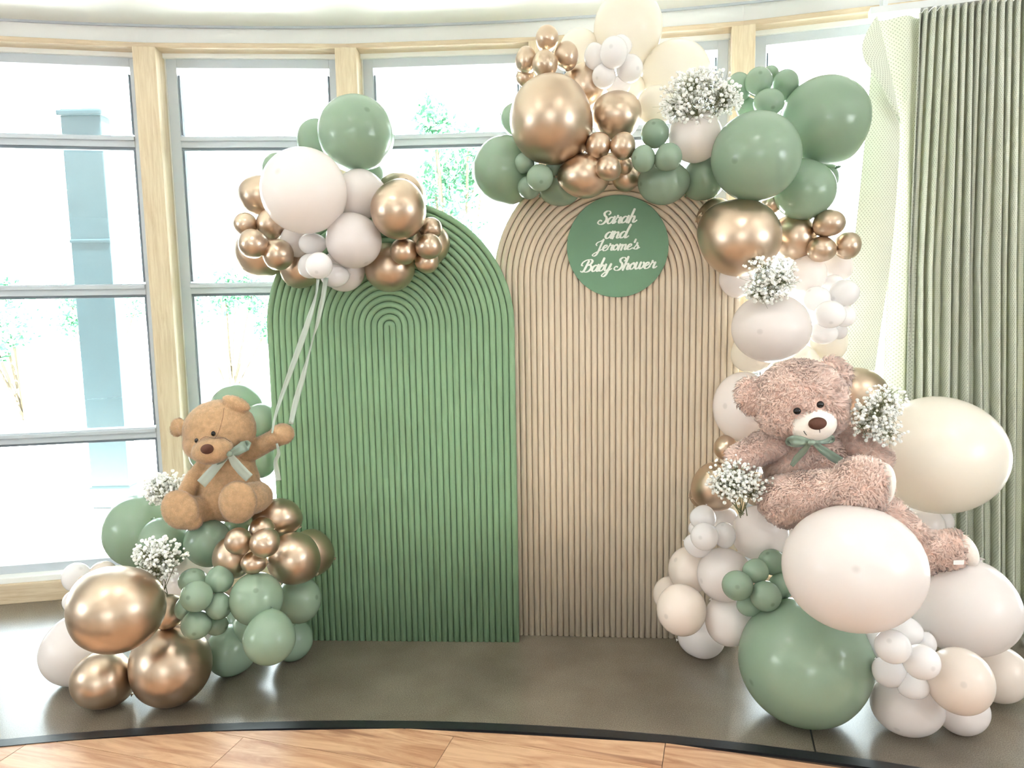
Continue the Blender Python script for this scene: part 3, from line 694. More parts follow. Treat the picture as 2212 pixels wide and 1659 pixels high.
    ('C', 1.410, 3.000, 1.070, 0.1193, 0.1231, 'o', None, "bronze balloon behind the pink bear's ear nearest the curtain"),
    ('C', 0.926, 2.930, 1.048, 0.1204, 0.1407, 'b', (-.6, .0), "white balloon behind the pink bear's ear nearest the beige panel"),
    ('C', 0.944, 2.938, 0.861, 0.0524, 0.0524, 'o', None, "small bronze balloon half hidden behind the pink bear's arm and flowers"),
    ('C', 0.784, 2.984, 0.677, 0.0535, 0.0612, 'o', None, 'sliver of bronze balloon at the beige panel behind the bronze one with flowers'),
    ('C', 0.973, 2.860, 0.728, 0.0659, 0.0696, 'o', None, 'dark bronze balloon behind the stems of the flowers beside the pink bear'),
    ('C', 0.846, 2.894, 0.889, 0.0479, 0.0479, 'o', None, "small glossy bronze balloon above the flowers at the pink bear's arm"),
    ('C', 0.798, 2.853, 0.744, 0.0931, 0.0968, 'o', None, 'bronze balloon at the beige panel, partly behind flowers'),
    ('C', 1.806, 3.041, 0.526, 0.0509, 0.0529, 'b', None, 'small pale balloon in front of the curtain under the giant cream balloon'),
    ('C', 1.669, 2.937, 0.541, 0.0852, 0.0871, 'b', None, "pale balloon behind the pink bear's stretched leg"),
    ('C', 1.633, 2.812, 0.867, 0.2544, 0.2258, 'k', None, 'giant cream balloon right of the pink bear, in front of the curtain'),
    ('D', 1.088, 2.837, 0.566, 0.0585, 0.0585, 'b', None, "scrap of pale balloon under the pink bear's seat"),
    ('D', 1.054, 2.800, 0.502, 0.0290, 0.0290, 'g', None, 'tiny green edge of a balloon left of the giant white balloon'),
    ('D', 0.843, 2.890, 0.595, 0.0521, 0.0558, 'b', None, "shaded pale balloon behind the mini whites at the beige panel's lower right"),
    ('D', 0.722, 2.860, 0.572, 0.0295, 0.0313, 'w', None, "mini white balloon barely visible at the beige panel's lower right"),
    ('D', 0.632, 2.882, 0.290, 0.0732, 0.0751, 'c', None, 'blush balloon half hidden at the far left of the lower right pile'),
    ('D', 0.684, 2.793, 0.428, 0.0834, 0.0906, 'c', None, 'blush balloon below the mini white cluster at the beige panel'),
    ('D', 0.936, 2.735, 0.594, 0.1041, 0.1023, 'b', None, 'white balloon with powdery top beneath the flowers and the pink bear'),
    ('D', 0.784, 2.676, 0.452, 0.0990, 0.1008, 'b', None, 'white balloon in the middle of the lower pile, left of the mini greens'),
    ('D', 0.773, 2.931, 0.083, 0.0923, 0.0846, 'b', None, 'pale balloon touching the stone floor in front of the beige panel'),
    ('D', 0.797, 2.646, 0.280, 0.0883, 0.0883, 'b', None, 'white balloon between the cream one and the giant green balloon'),
    ('D', 0.697, 2.716, 0.555, 0.0509, 0.0474, 'w', None, 'lower left mini white balloon of the cluster in front of the beige panel'),
    ('D', 0.788, 2.694, 0.599, 0.0417, 0.0487, 'w', None, 'right mini white balloon of the cluster in front of the beige panel'),
    ('D', 0.718, 2.740, 0.652, 0.0494, 0.0458, 'w', None, 'top mini white balloon of the cluster in front of the beige panel'),
    ('D', 0.697, 2.631, 0.616, 0.0509, 0.0509, 'w', (-.3, -.1), 'front mini white balloon of the cluster in front of the beige panel'),
    ('D', 0.617, 2.640, 0.333, 0.0914, 0.0948, 'c', (-.6, -.3), 'cream balloon at the front left of the lower right pile'),
    ('D', 0.845, 2.563, 0.381, 0.0468, 0.0401, 'g', None, 'lowest mini green balloon of the lower right cluster'),
    ('D', 0.936, 2.601, 0.526, 0.0489, 0.0472, 'g', None, 'upper right mini green balloon of the lower right cluster'),
    ('D', 0.959, 2.564, 0.451, 0.0450, 0.0467, 'g', None, 'right mini green balloon of the lower right cluster against the giant white balloon'),
    ('D', 0.859, 2.548, 0.513, 0.0463, 0.0413, 'g', None, 'upper left mini green balloon of the lower right cluster'),
    ('D', 0.782, 2.506, 0.478, 0.0538, 0.0522, 'g', (.0, -.1), 'left mini green balloon of the lower right cluster, on the white balloon'),
    ('D', 0.880, 2.500, 0.440, 0.0538, 0.0538, 'g', (.45, -.5), 'front mini green balloon of the lower right cluster, above the giant green balloon'),
    ('C', 1.457, 2.600, 0.311, 0.0442, 0.0442, 'c', None, 'scrap of blush balloon between the giant white and the large white balloons'),
    ('C', 1.013, 2.468, 0.213, 0.2260, 0.2178, 'g', None, 'giant dark green balloon on the stone floor at the lower right'),
    ('C', 1.073, 2.264, 0.629, 0.2160, 0.1969, 'b', (.05, .0), "giant white balloon under the pink bear's foot, largest balloon of all"),
    ('C', 1.747, 2.544, 0.114, 0.0991, 0.1025, 'c', None, "cream balloon at the far right of the lower pile, near the picture's edge"),
    ('C', 1.511, 2.371, 0.080, 0.0866, 0.0819, 'b', None, 'pale grey-white balloon on the floor at the far lower right'),
    ('C', 1.597, 2.514, 0.373, 0.1807, 0.1594, 'b', None, "large white balloon at the right under the pink bear's stretched foot"),
    ('C', 1.330, 2.379, 0.097, 0.1184, 0.0995, 'b', (-.2, -.8), 'pale grey-white balloon on the floor below the mini whites at the lower right'),
    ('C', 1.410, 2.230, 0.262, 0.0973, 0.1032, 'c', (.1, -.1), 'cream balloon right of the lowest mini white cluster'),
    ('C', 1.413, 2.433, 0.288, 0.0352, 0.0368, 'w', None, 'mini white balloon half hidden at the right back of the lower right cluster'),
    ('C', 1.234, 2.420, 0.303, 0.0429, 0.0493, 'w', None, 'left mini white balloon of the lower right cluster beside the giant green one'),
    ('C', 1.326, 2.402, 0.347, 0.0551, 0.0488, 'w', None, 'top mini white balloon of the lower right cluster'),
    ('C', 1.280, 2.257, 0.232, 0.0478, 0.0403, 'w', None, 'lowest mini white balloon of the lower right cluster'),
    ('C', 1.220, 2.297, 0.259, 0.0531, 0.0470, 'w', None, 'lower left mini white balloon of the lower right cluster'),
    ('C', 1.253, 2.175, 0.357, 0.0545, 0.0530, 'w', (.6, -.25), 'right front mini white balloon of the lower right cluster'),
    ('C', 1.152, 2.155, 0.418, 0.0524, 0.0510, 'w', (-.2, .3), 'left front mini white balloon of the lower right cluster'),
    ('E', -1.267, 3.380, 1.007, 0.1195, 0.1195, 'g', None, "mint green balloon glowing in window light above the brown bear's head"),
    ('E', -1.114, 3.235, 0.975, 0.0778, 0.0778, 'g', None, "pale green balloon between the brown bear's head and the green panel"),
    ('E', -1.122, 3.231, 0.803, 0.0740, 0.0864, 'g', None, "green balloon seen between the brown bear's arm and the green panel"),
    ('E', -1.371, 3.214, 0.825, 0.0572, 0.0572, 'g', None, "green balloon nearly hidden behind the brown bear's right arm"),
    ('E', -1.574, 3.030, 0.547, 0.1482, 0.1521, 'g', None, 'big dark green balloon at the back left below the brown bear'),
    ('E', -1.380, 2.827, 0.556, 0.0985, 0.0985, 'g', None, "green balloon under the brown bear's right foot"),
    ('E', -1.184, 2.770, 0.578, 0.0876, 0.0911, 'g', None, 'dark green balloon under the middle of the brown bear'),
    ('E', -0.940, 2.860, 0.648, 0.0955, 0.0735, 'o', None, "bronze balloon at the brown bear's left hip, against the green panel"),
    ('E', -0.849, 2.980, 0.455, 0.0886, 0.1002, 'o', None, 'bronze balloon half hidden at the green panel behind the round bronze one'),
    ('E', -1.324, 2.906, 0.377, 0.1056, 0.1056, 'b', None, 'blush balloon behind the flower stems and mini greens in the left pile'),
    ('E', -1.045, 2.662, 0.557, 0.0757, 0.0792, 'o', None, 'bronze balloon behind the four mini bronze ones under the brown bear'),
    ('E', -0.845, 2.732, 0.523, 0.0989, 0.0989, 'o', None, 'round matte bronze balloon beside the green panel in the left pile'),
    ('E', -0.962, 2.740, 0.636, 0.0494, 0.0476, 'o', None, "top mini bronze balloon of the four below the brown bear's foot"),
    ('E', -0.943, 2.580, 0.563, 0.0451, 0.0401, 'o', None, "bottom mini bronze balloon of the four below the brown bear's foot"),
    ('E', -0.986, 2.562, 0.651, 0.0479, 0.0479, 'o', None, "left mini bronze balloon of the four below the brown bear's foot"),
    ('E', -0.885, 2.542, 0.649, 0.0525, 0.0508, 'o', None, "right front mini bronze balloon of the four below the brown bear's foot"),
    ('E', -0.857, 2.807, 0.326, 0.0878, 0.0914, 'g', None, 'green balloon at the green panel, lower right of the left pile'),
    ('E', -0.943, 2.966, 0.086, 0.0875, 0.0875, 'g', None, "lowest right green balloon of the left pile, at the panel's foot"),
    ('E', -1.157, 2.849, 0.101, 0.0935, 0.1029, 'g', None, 'shaded green balloon on the floor right of the big bronze one'),
    ('E', -0.936, 2.568, 0.432, 0.0936, 0.0953, 'g', (.0, .3), 'round green balloon right of the mini green cluster in the left pile'),
    ('E', -0.864, 2.474, 0.327, 0.0892, 0.0908, 'g', None, "green balloon at the front of the left pile's lower right"),
    ('E', -1.307, 2.660, 0.349, 0.0642, 0.0642, 'o', None, 'small dimpled bronze balloon between the giant bronze one and the mini greens'),
    ('E', -1.201, 2.580, 0.393, 0.0370, 0.0404, 'g', None, 'left back mini green balloon of the cluster in the left pile'),
    ('E', -1.097, 2.593, 0.327, 0.0424, 0.0390, 'g', None, 'right lower back mini green balloon of the cluster in the left pile'),
    ('E', -1.176, 2.600, 0.491, 0.0506, 0.0456, 'g', None, 'upper left mini green balloon of the cluster in the left pile'),
    ('E', -1.070, 2.580, 0.501, 0.0502, 0.0469, 'g', None, 'upper right mini green balloon of the cluster in the left pile'),
    ('E', -1.064, 2.544, 0.418, 0.0464, 0.0481, 'g', (.7, -.3), 'right middle mini green balloon of the cluster in the left pile'),
    ('E', -1.137, 2.520, 0.361, 0.0527, 0.0511, 'g', (-.2, -.6), 'bottom mini green balloon of the cluster in the left pile'),
    ('E', -1.119, 2.497, 0.475, 0.0552, 0.0536, 'g', (-.5, -.0), 'frontmost mini green balloon of the cluster in the left pile'),
    ('E', -1.649, 2.860, 0.425, 0.0519, 0.0519, 'c', None, 'mini blush balloon just above the giant bronze balloon'),
    ('E', -1.726, 2.780, 0.345, 0.0416, 0.0434, 'w', None, 'mini white balloon against the glare left of the giant bronze balloon'),
    ('E', -1.733, 2.820, 0.429, 0.0530, 0.0567, 'w', None, 'mini white balloon in front of the window sill at the far left'),
    ('E', -1.755, 2.807, 0.128, 0.1290, 0.1308, 'b', None, 'large blush-white balloon at the far left, washed out by window light'),
    ('E', -1.551, 2.627, 0.104, 0.1091, 0.1057, 'o', None, 'bronze balloon on the floor at the far lower left'),
    ('E', -1.300, 2.644, 0.145, 0.1462, 0.1479, 'o', None, 'big bronze balloon on the floor in the left pile'),
    ('E', -1.360, 2.420, 0.466, 0.1562, 0.1451, 'o', None, 'giant bronze balloon on top at the left of the left pile'),
    ('E', -1.181, 3.081, 0.117, 0.0926, 0.0926, 'g', None, 'dark green balloon in the shaded gap behind the mini green cluster of the left pile'),
    ('E', -0.981, 2.922, 0.212, 0.0763, 0.0763, 'g', None, 'green balloon deep in the shade between two round greens of the left pile'),
    ('E', -1.067, 2.878, 0.178, 0.0828, 0.0828, 'g', None, "green balloon at the back of the left pile near the green panel's foot"),  # added filler, blocks the window's reflection on the floor beside the panel
    ('E', -1.126, 2.960, 0.579, 0.0686, 0.0686, 'g', None, "dark green balloon in the gap under the brown bear's left foot"),  # added filler, closes a bright gap in the pile
]
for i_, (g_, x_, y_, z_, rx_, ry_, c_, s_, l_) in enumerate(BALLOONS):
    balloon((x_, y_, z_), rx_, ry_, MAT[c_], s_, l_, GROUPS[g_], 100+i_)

# ------------------------------------------------------------------ plush bears
def np_mesh(name, V, F, m, parent=None, smooth=True, attr=None, normals=None):
    me = bpy.data.meshes.new(name)
    V = np.asarray(V, dtype=np.float32); F = np.asarray(F, dtype=np.int32); k = F.shape[1]
    me.vertices.add(len(V)); me.vertices.foreach_set('co', V.ravel())
    me.loops.add(F.size); me.loops.foreach_set('vertex_index', F.ravel())
    me.polygons.add(len(F)); me.polygons.foreach_set('loop_start', np.arange(0, F.size, k, dtype=np.int32))
    me.update(calc_edges=True)
    me.polygons.foreach_set('use_smooth', np.full(len(F), smooth))
    if attr is not None:
        a = me.attributes.new('tint', 'FLOAT', 'POINT'); a.data.foreach_set('value', np.asarray(attr, dtype=np.float32))
    if normals is not None: me.normals_split_custom_set_from_vertices(np.asarray(normals, dtype=np.float32))
    me.materials.append(m)
    o = bpy.data.objects.new(name, me); link(o, parent)
    if parent is not None and parent.type == 'EMPTY': o.matrix_parent_inverse = Matrix.Translation(-parent.location)
    return o
class Plush:
    # builds one bear around a seat distance D; (x, y) are read off an enlarged crop of scale sc with origin ox, oy
    def __init__(s, D, ox, oy, sc): s.D, s.ox, s.oy, s.sc, s.prims = D, ox, oy, sc, []
    def P(s, x, y, dd): return at(s.ox+x/s.sc, s.oy+y/s.sc, s.D+dd)
    def L(s, r): return r/s.sc*pxm(s.D)
    def mat(s, x, y, dd, rx, ry, rd, rot=0):
        return Matrix.Translation(s.P(x, y, dd)) @ Matrix.Rotation(math.radians(rot), 4, 'Y') @ Matrix.Diagonal((s.L(rx), s.L(rd), s.L(ry), 1))
    def add(s, *a): s.prims.append(s.mat(*a))
    def chain(s, pts, n=7):
        pts = [Vector((x, y, d*1000)).to_4d() for x, y, d, r in pts], [r for *_, r in pts]
        P, R = pts
        for i in range(len(P)-1):
            for k in range(n+1):
                t = k/n; q = P[i].lerp(P[i+1], t); r = R[i]+(R[i+1]-R[i])*t
                s.add(q.x, q.y, q.z/1000, r, r, r)
    def body(s, name, m, root, voxel=0.005, smooth=8):
        bm = bmesh.new()
        for M in s.prims: bmesh.ops.create_icosphere(bm, subdivisions=3, radius=1.0, matrix=M)
        me = bpy.data.meshes.new('tmp'); bm.to_mesh(me); bm.free()
        o = bpy.data.objects.new('tmp', me); col.objects.link(o)
        r = o.modifiers.new('r', 'REMESH'); r.mode = 'VOXEL'; r.voxel_size = voxel
        sm = o.modifiers.new('s', 'SMOOTH'); sm.factor = 0.5; sm.iterations = smooth
        dg = bpy.context.evaluated_depsgraph_get(); dg.update()
        out = bpy.data.meshes.new_from_object(o.evaluated_get(dg)); out.name = name
        bpy.data.objects.remove(o); bpy.data.meshes.remove(me)
        out.materials.clear(); out.materials.append(m); out.polygons.foreach_set('use_smooth', [True]*len(out.polygons))
        b = bpy.data.objects.new(name, out); link(b, root); b.matrix_parent_inverse = Matrix.Translation(-root.location)
        return b
    def ball(s, name, m, root, *a, sub=4):
        bm = bmesh.new(); bmesh.ops.create_icosphere(bm, subdivisions=sub, radius=1.0, matrix=s.mat(*a))
        return bm_obj(name, bm, m, root, True)
    def ribbon(s, name, m, root, pts, thick=0.0012):
        # pts: (x, y, dd, width, tilt): a cloth strip, width measured across its path in the picture plane
        vs, fs = [], []
        C = catmull([Vector((x, y, dd*1000)) for x, y, dd, *_ in pts], 8); n = len(C)
        for k in range(n):
            f = k/(n-1)*(len(pts)-1); i = min(int(f), len(pts)-2); t = f-i
            w = pts[i][3]+(pts[i+1][3]-pts[i][3])*t; tl = pts[i][4]+(pts[i+1][4]-pts[i][4])*t
            d = C[min(k+1, n-1)]-C[max(k-1, 0)]; nn = Vector((-d.y, d.x)); nn = nn.normalized() if nn.length > 0 else Vector((1, 0))
            for sg in (-1, -.33, .33, 1):
                q = s.P(C[k].x+nn.x*w*.5*sg, C[k].y+nn.y*w*.5*sg, C[k].z/1000+tl*sg*s.L(w)*.5+0.004*(1-sg*sg))
                vs.append(q)
        for k in range(n-1):
            for j in range(3): a = 4*k+j; fs.append((a, a+1, a+5, a+4))
        o = mesh_obj(name, vs, fs, m, root, True)
        so = o.modifiers.new('thickness', 'SOLIDIFY'); so.thickness = thick
        return o
def fur(body, m, root, count, length, width, curl, seed, segs=2, avoid=(), droop=0.35):
    me = body.data; rng = np.random.default_rng(seed)
    me.calc_loop_triangles()
    nv = len(me.vertices); co = np.empty(nv*3, dtype=np.float32); me.vertices.foreach_get('co', co); co = co.reshape(-1, 3)
    no = np.empty(nv*3, dtype=np.float32); me.vertices.foreach_get('normal', no); no = no.reshape(-1, 3)
    nt = len(me.loop_triangles); T = np.empty(nt*3, dtype=np.int32); me.loop_triangles.foreach_get('vertices', T); T = T.reshape(-1, 3)
    A = np.linalg.norm(np.cross(co[T[:, 1]]-co[T[:, 0]], co[T[:, 2]]-co[T[:, 0]]), axis=1)
    idx = rng.choice(nt, size=count, p=A/A.sum()); b = rng.random((count, 2)); fl = b.sum(1) > 1; b[fl] = 1-b[fl]
    w0 = 1-b.sum(1)
    t = T[idx]; P = co[t[:, 0]]*w0[:, None]+co[t[:, 1]]*b[:, :1]+co[t[:, 2]]*b[:, 1:]
    Nn = no[t[:, 0]]*w0[:, None]+no[t[:, 1]]*b[:, :1]+no[t[:, 2]]*b[:, 1:]; Nn /= np.linalg.norm(Nn, axis=1)[:, None]+1e-9
    keep = np.ones(count, bool)
    for c, r in avoid:
        q = (P-np.array(c))/np.array(r); keep &= (q*q).sum(1) > 1
    P, Nn = P[keep], Nn[keep]; n = len(P)
    # tufts in a patch lean the same way: smooth field from low-frequency waves plus noise
    ph = rng.random((3, 3))*6.28; K = rng.normal(size=(3, 3, 3))*28
    field = np.stack([np.sin(P@K[i].T[:, 0]+ph[i, 0])+np.sin(P@K[i].T[:, 1]*1.7+ph[i, 1]) for i in range(3)], 1)
    D = field+rng.normal(size=(n, 3))*0.75; D[:, 2] -= droop*2
    D -= Nn*(D*Nn).sum(1)[:, None]; D /= np.linalg.norm(D, axis=1)[:, None]+1e-9
    S = np.cross(Nn, D)
    Lh = length*rng.uniform(.65, 1.25, n)[:, None]; W = width*rng.uniform(.7, 1.3, n)[:, None]
    base = P-Nn*0.002
    side = S*np.sign(rng.normal(size=(n, 1)))
    if segs == 2:
        mid = base+Nn*Lh*.50+D*Lh*(.28*curl); tip = base+Nn*Lh*.72+D*Lh*(.80*curl)+side*Lh*.22*curl
        ring = [S, -S*.5+D*.8, -S*.5-D*.8]
        dm = Nn*.45+D; dm /= np.linalg.norm(dm, axis=1)[:, None]; Bm = np.cross(S, dm)
        ring2 = [S, -S*.5+Bm*.8, -S*.5-Bm*.8]
        V = np.concatenate([base[:, None]+np.stack([q*W for q in ring], 1), mid[:, None]+np.stack([q*W*.85 for q in ring2], 1), tip[:, None]], 1)
        f = np.array([[0, 1, 4], [0, 4, 3], [1, 2, 5], [1, 5, 4], [2, 0, 3], [2, 3, 5], [3, 4, 6], [4, 5, 6], [5, 3, 6]]); kv = 7
        tint1 = np.array([0, 0, 0, .7, .7, .7, 1.])
    else:
        tip = base+Nn*Lh*.75+D*Lh*curl
        ring = [S, -S*.5+D*.8, -S*.5-D*.8]
        V = np.concatenate([base[:, None]+np.stack([q*W for q in ring], 1), tip[:, None]], 1)
        f = np.array([[0, 1, 3], [1, 2, 3], [2, 0, 3]]); kv = 4
        tint1 = np.array([0, 0, 0, 1.])
    f = f[:, ::-1]
    Fc = (f[None]+(np.arange(n)*kv)[:, None, None]).reshape(-1, 3)
    tint = np.clip(rng.uniform(0, 1, n)[:, None]+0*tint1[None], 0, 1)
    cen = V.mean(1, keepdims=True); out_ = V-cen; out_ /= np.linalg.norm(out_, axis=2)[..., None]+1e-9
    nr = Nn[:, None]+0.55*out_; nr /= np.linalg.norm(nr, axis=2)[..., None]+1e-9
    o = np_mesh('fur', V.reshape(-1, 3), Fc, m, root, True, tint.ravel(), nr.reshape(-1, 3)); o['kind'] = 'stuff'
    return o
def fur_mat(name, c1, c2, sheen=0.3, trans=0.15):
    m, nt, p, out = new_mat(name); a = N(nt, 'ShaderNodeAttribute'); a.attribute_name = 'tint'
    mx = N(nt, 'ShaderNodeMixRGB'); mx.inputs[1].default_value = c1; mx.inputs[2].default_value = c2
    nt.links.new(a.outputs['Fac'], mx.inputs[0])
    tc = N(nt, 'ShaderNodeTexCoord'); nz = N(nt, 'ShaderNodeTexNoise'); nz.inputs['Scale'].default_value = 55.0; nz.inputs['Detail'].default_value = 3
    nt.links.new(tc.outputs['Object'], nz.inputs['Vector'])
    mr = N(nt, 'ShaderNodeMapRange'); mr.inputs[1].default_value = 0.35; mr.inputs[2].default_value = 0.65; mr.inputs[3].default_value = 0.84; mr.inputs[4].default_value = 1.04
    nt.links.new(nz.outputs['Fac'], mr.inputs[0]); m0 = mx
    mx = N(nt, 'ShaderNodeMixRGB'); mx.blend_type = 'MULTIPLY'; mx.inputs[0].default_value = 1.0
    nt.links.new(m0.outputs[0], mx.inputs[1]); nt.links.new(mr.outputs[0], mx.inputs[2]); nt.links.new(mx.outputs[0], p.inputs['Base Color'])
    p.inputs['Roughness'].default_value = 0.75; p.inputs['Specular IOR Level'].default_value = 0.2
    p.inputs['Sheen Weight'].default_value = sheen
    t = N(nt, 'ShaderNodeBsdfTranslucent'); nt.links.new(mx.outputs[0], t.inputs[0])
    ms = N(nt, 'ShaderNodeMixShader'); ms.inputs[0].default_value = trans
    nt.links.new(p.outputs[0], ms.inputs[1]); nt.links.new(t.outputs[0], ms.inputs[2]); nt.links.new(ms.outputs[0], out.inputs[0])
    return m
MAT['satin'] = simple('sage_satin_ribbon', srgb(116, 134, 118), 0.28, 0.0, 0.8); MAT['satin'].node_tree.nodes['Principled BSDF'].inputs['Sheen Weight'].default_value = 0.4
MAT['satin_pale'] = simple('silver_sage_satin', srgb(176, 188, 178), 0.28, 0.0, 0.7)
MAT['eye'] = simple('black_plastic_eye', srgb(12, 10, 10), 0.08, 0, 0.6)
MAT['iris'] = simple('brown_eye', srgb(40, 22, 12), 0.1)
MAT['brown_nose'] = simple('brown_velour', srgb(84, 54, 44), 0.75, 0, 0.2, 0.1, 200)
MAT['dark_thread'] = simple('dark_thread', srgb(48, 34, 30), 0.8)
MAT['white_plush'] = simple('white_velour', srgb(240, 230, 222), 0.85, 0, 0.15, 0.03, 120, 0.3, 0.3)

# ---- brown bear, sitting on the left pile with one arm raised
bb = Plush(2.86, 280, 800, 3.95)
brown = empty('teddy_bear', bb.P(860, 1290, -0.05))
tag(brown, 'light brown teddy bear with sage bow sitting on the left balloon pile, one paw raised', 'teddy bear')
for a in ((850, 960, 0, 262, 290, 210), (872, 1085, -.01, 322, 205, 235), (845, 800, 0, 225, 150, 170),
          (768, 515, -.06, 298, 262, 262, -8), (738, 600, -.07, 268, 180, 245, -8), (705, 682, -.185, 165, 108, 135, -10), (716, 640, -.16, 110, 95, 120, -10),
          (412, 486, -.02, 66, 86, 36, 20), (455, 495, -.03, 50, 60, 40), (910, 282, -.09, 122, 54, 60, 24), (890, 320, -.06, 100, 60, 60, 20),
          (1300, 545, -.065, 104, 90, 88, -10),
          (428, 1190, -.185, 148, 168, 80, -18), (500, 1270, -.16, 120, 85, 90, 20), (922, 1125, -.18, 154, 178, 85, 6)): bb.add(*a)
bb.chain([(1000, 700, -.01, 92), (1130, 640, -.03, 80), (1250, 575, -.055, 76)])
bb.chain([(650, 820, -.02, 82), (545, 930, -.05, 72), (488, 1040, -.09, 70)])
bb.chain([(690, 1180, -.05, 115), (590, 1190, -.10, 112), (500, 1200, -.15, 118)])
bb.chain([(1090, 1080, -.04, 130), (1030, 1095, -.10, 132), (960, 1115, -.15, 130)])
MAT['brown_plush'] = fur_mat('brown_plush', srgb(210, 172, 132), srgb(228, 196, 160), 0.4)
bbody = bb.body('body', MAT['brown_plush'], brown, 0.0048, 6)
fur(bbody, MAT['brown_plush'], brown, 70000, 0.0075, 0.0012, 0.55, 11, 1)
for (x, y, d) in ((714, 540, -.190), (573, 600, -.172)):
    e = bb.ball('eye', MAT['eye'], brown, x, y, d, 18, 21, 15, 0, sub=3)
bb.ball('nose', MAT['brown_nose'], brown, 661, 672, -.262, 52, 40, 26, -8)
def thread(pl, name, root, pts, r=0.0012, m=None):
    c = catmull([pl.P(*p) for p in pts], 6); vs, fs = [], []
    for k, p in enumerate(c):
        d = (c[min(k+1, len(c)-1)]-c[max(k-1, 0)]).normalized(); a = d.orthogonal().normalized(); b = d.cross(a)
        for q in range(5): vs.append(p+(a*math.cos(q*1.2566)+b*math.sin(q*1.2566))*r)
    for k in range(len(c)-1):
        for q in range(5): fs.append((k*5+q, k*5+(q+1) % 5, k*5+5+(q+1) % 5, k*5+5+q))
    return mesh_obj(name, vs, fs, m or MAT['dark_thread'], root, True)
thread(bb, 'head_seam', brown, [(806, 320, -.158), (795, 400, -.180), (775, 480, -.190), (752, 545, -.194), (728, 580, -.214)], 0.0006, MAT['brown_nose'])
thread(bb, 'brow_seam', brown, [(600, 590, -.192), (650, 566, -.212), (728, 580, -.216), (800, 575, -.205), (862, 610, -.180)], 0.0006, MAT['brown_nose'])
bow = empty('bow', bb.P(850, 715, -.19)); bow.parent = brown; bow.matrix_parent_inverse = Matrix.Translation(-brown.location); bow['label'] = 'satin sage neck bow'
def bowpart(pl, name, m, pts, b):
    o = pl.ribbon(name, m, None, pts); o.parent = b; o.matrix_parent_inverse = (b.matrix_parent_inverse @ Matrix.Translation(b.location)).inverted() if False else Matrix.Identity(4)
    # keep world placement: bow empty sits at its location below the bear root
    o.matrix_parent_inverse = Matrix.Translation(-b.location)
    return o
bow.matrix_parent_inverse = Matrix.Identity(4); bow.location = bb.P(850, 715, -.19)-brown.location
def sub_part(o, b, root):
    o.parent = b; o.matrix_parent_inverse = Matrix.Translation(-(b.location+root.location)); return o
sub_part(bb.ribbon('tail', MAT['satin_pale'], None, [(845, 715, -.20, 40, .1), (760, 800, -.17, 70, .3), (680, 890, -.16, 84, .0), (610, 970, -.165, 88, -.3)]), bow, brown)
sub_part(bb.ribbon('tail', MAT['satin_pale'], None, [(850, 715, -.20, 45, 0), (900, 790, -.185, 78, -.2), (960, 860, -.175, 84, .2), (1022, 920, -.17, 82, .1)]), bow, brown)
sub_part(bb.ribbon('loop', MAT['satin'], None, [(850, 712, -.20, 34, 0), (910, 690, -.185, 80, .3), (975, 650, -.165, 92, .0), (1000, 640, -.14, 84, -.3), (940, 640, -.14, 60, .0)]), bow, brown)
sub_part(bb.ribbon('loop', MAT['satin'], None, [(846, 716, -.20, 34, 0), (790, 760, -.18, 56, .2), (730, 780, -.16, 58, .0), (700, 778, -.14, 50, 0)]), bow, brown)
sub_part(bb.ball('knot', MAT['satin'], None, 852, 714, -.205, 26, 24, 22), bow, brown)

# ---- pink bear, reclining on the right pile
pb = Plush(2.68, 1560, 740, 3.19)
pink = empty('teddy_bear', pb.P(600, 1200, -0.05))
tag(pink, 'big dusty pink shaggy teddy bear with white muzzle reclining on the right balloon pile', 'teddy bear')
for a in ((540, 392, -.08, 292, 252, 262, 4), (548, 490, -.09, 285, 168, 245), (196, 366, -.06, 92, 118, 52, -14), (250, 400, -.06, 70, 80, 60),
          (776, 220, -.06, 92, 116, 52, -38), (735, 280, -.06, 75, 80, 60),
          (592, 850, 0, 290, 265, 235), (600, 720, 0, 250, 135, 180), (560, 1010, 0, 280, 205, 235),
          (962, 992, -.33, 180, 170, 155), (448, 1155, -.12, 112, 100, 110), (1525, 1440, -.13, 150, 112, 115, 24), (1400, 1505, -.12, 74, 82, 80), (1590, 1400, -.13, 95, 90, 100)): pb.add(*a)
pb.chain([(350, 690, -.03, 100), (240, 745, -.05, 88), (120, 805, -.08, 82)])
pb.chain([(850, 640, -.02, 92), (960, 720, -.06, 108), (1060, 800, -.10, 92)])
pb.chain([(420, 1085, -.12, 148), (590, 1045, -.21, 136), (800, 1012, -.29, 104)])
pb.chain([(960, 1060, -.06, 105), (1150, 1160, -.11, 80), (1270, 1280, -.13, 76), (1400, 1410, -.13, 88)])
MAT['pink_plush'] = fur_mat('pink_plush', srgb(243, 205, 190), srgb(252, 224, 212), 0.3, 0.0)
pbody = pb.body('body', MAT['pink_plush'], pink, 0.006, 6)
mz = pb.P(622, 568, -.185); q1 = pb.L(1)
def av(x, y, dd, rx, ry, rd): c = pb.P(x, y, dd); return ((c.x, c.y, c.z), (pb.L(rx), pb.L(rd), pb.L(ry)))
fur(pbody, MAT['pink_plush'], pink, 36000, 0.023, 0.0028, 0.9, 5, 2, avoid=[av(622, 565, -.17, 150, 116, 160), av(517, 468, -.215, 36, 36, 60), av(675, 423, -.205, 38, 38, 70), av(1112, 978, -.35, 62, 128, 126), av(1690, 1440, -.14, 70, 115, 108)])
muz = pb.ball('muzzle', MAT['white_plush'], pink, 622, 562, -.185, 150, 114, 136, -8)
pb.ball('nose', MAT['brown_nose'], pink, 657, 558, -.254, 58, 40, 30, -4)
thread(pb, 'mouth', pink, [(671, 594, -.258), (673, 618, -.253), (672, 642, -.243)], 0.0014)
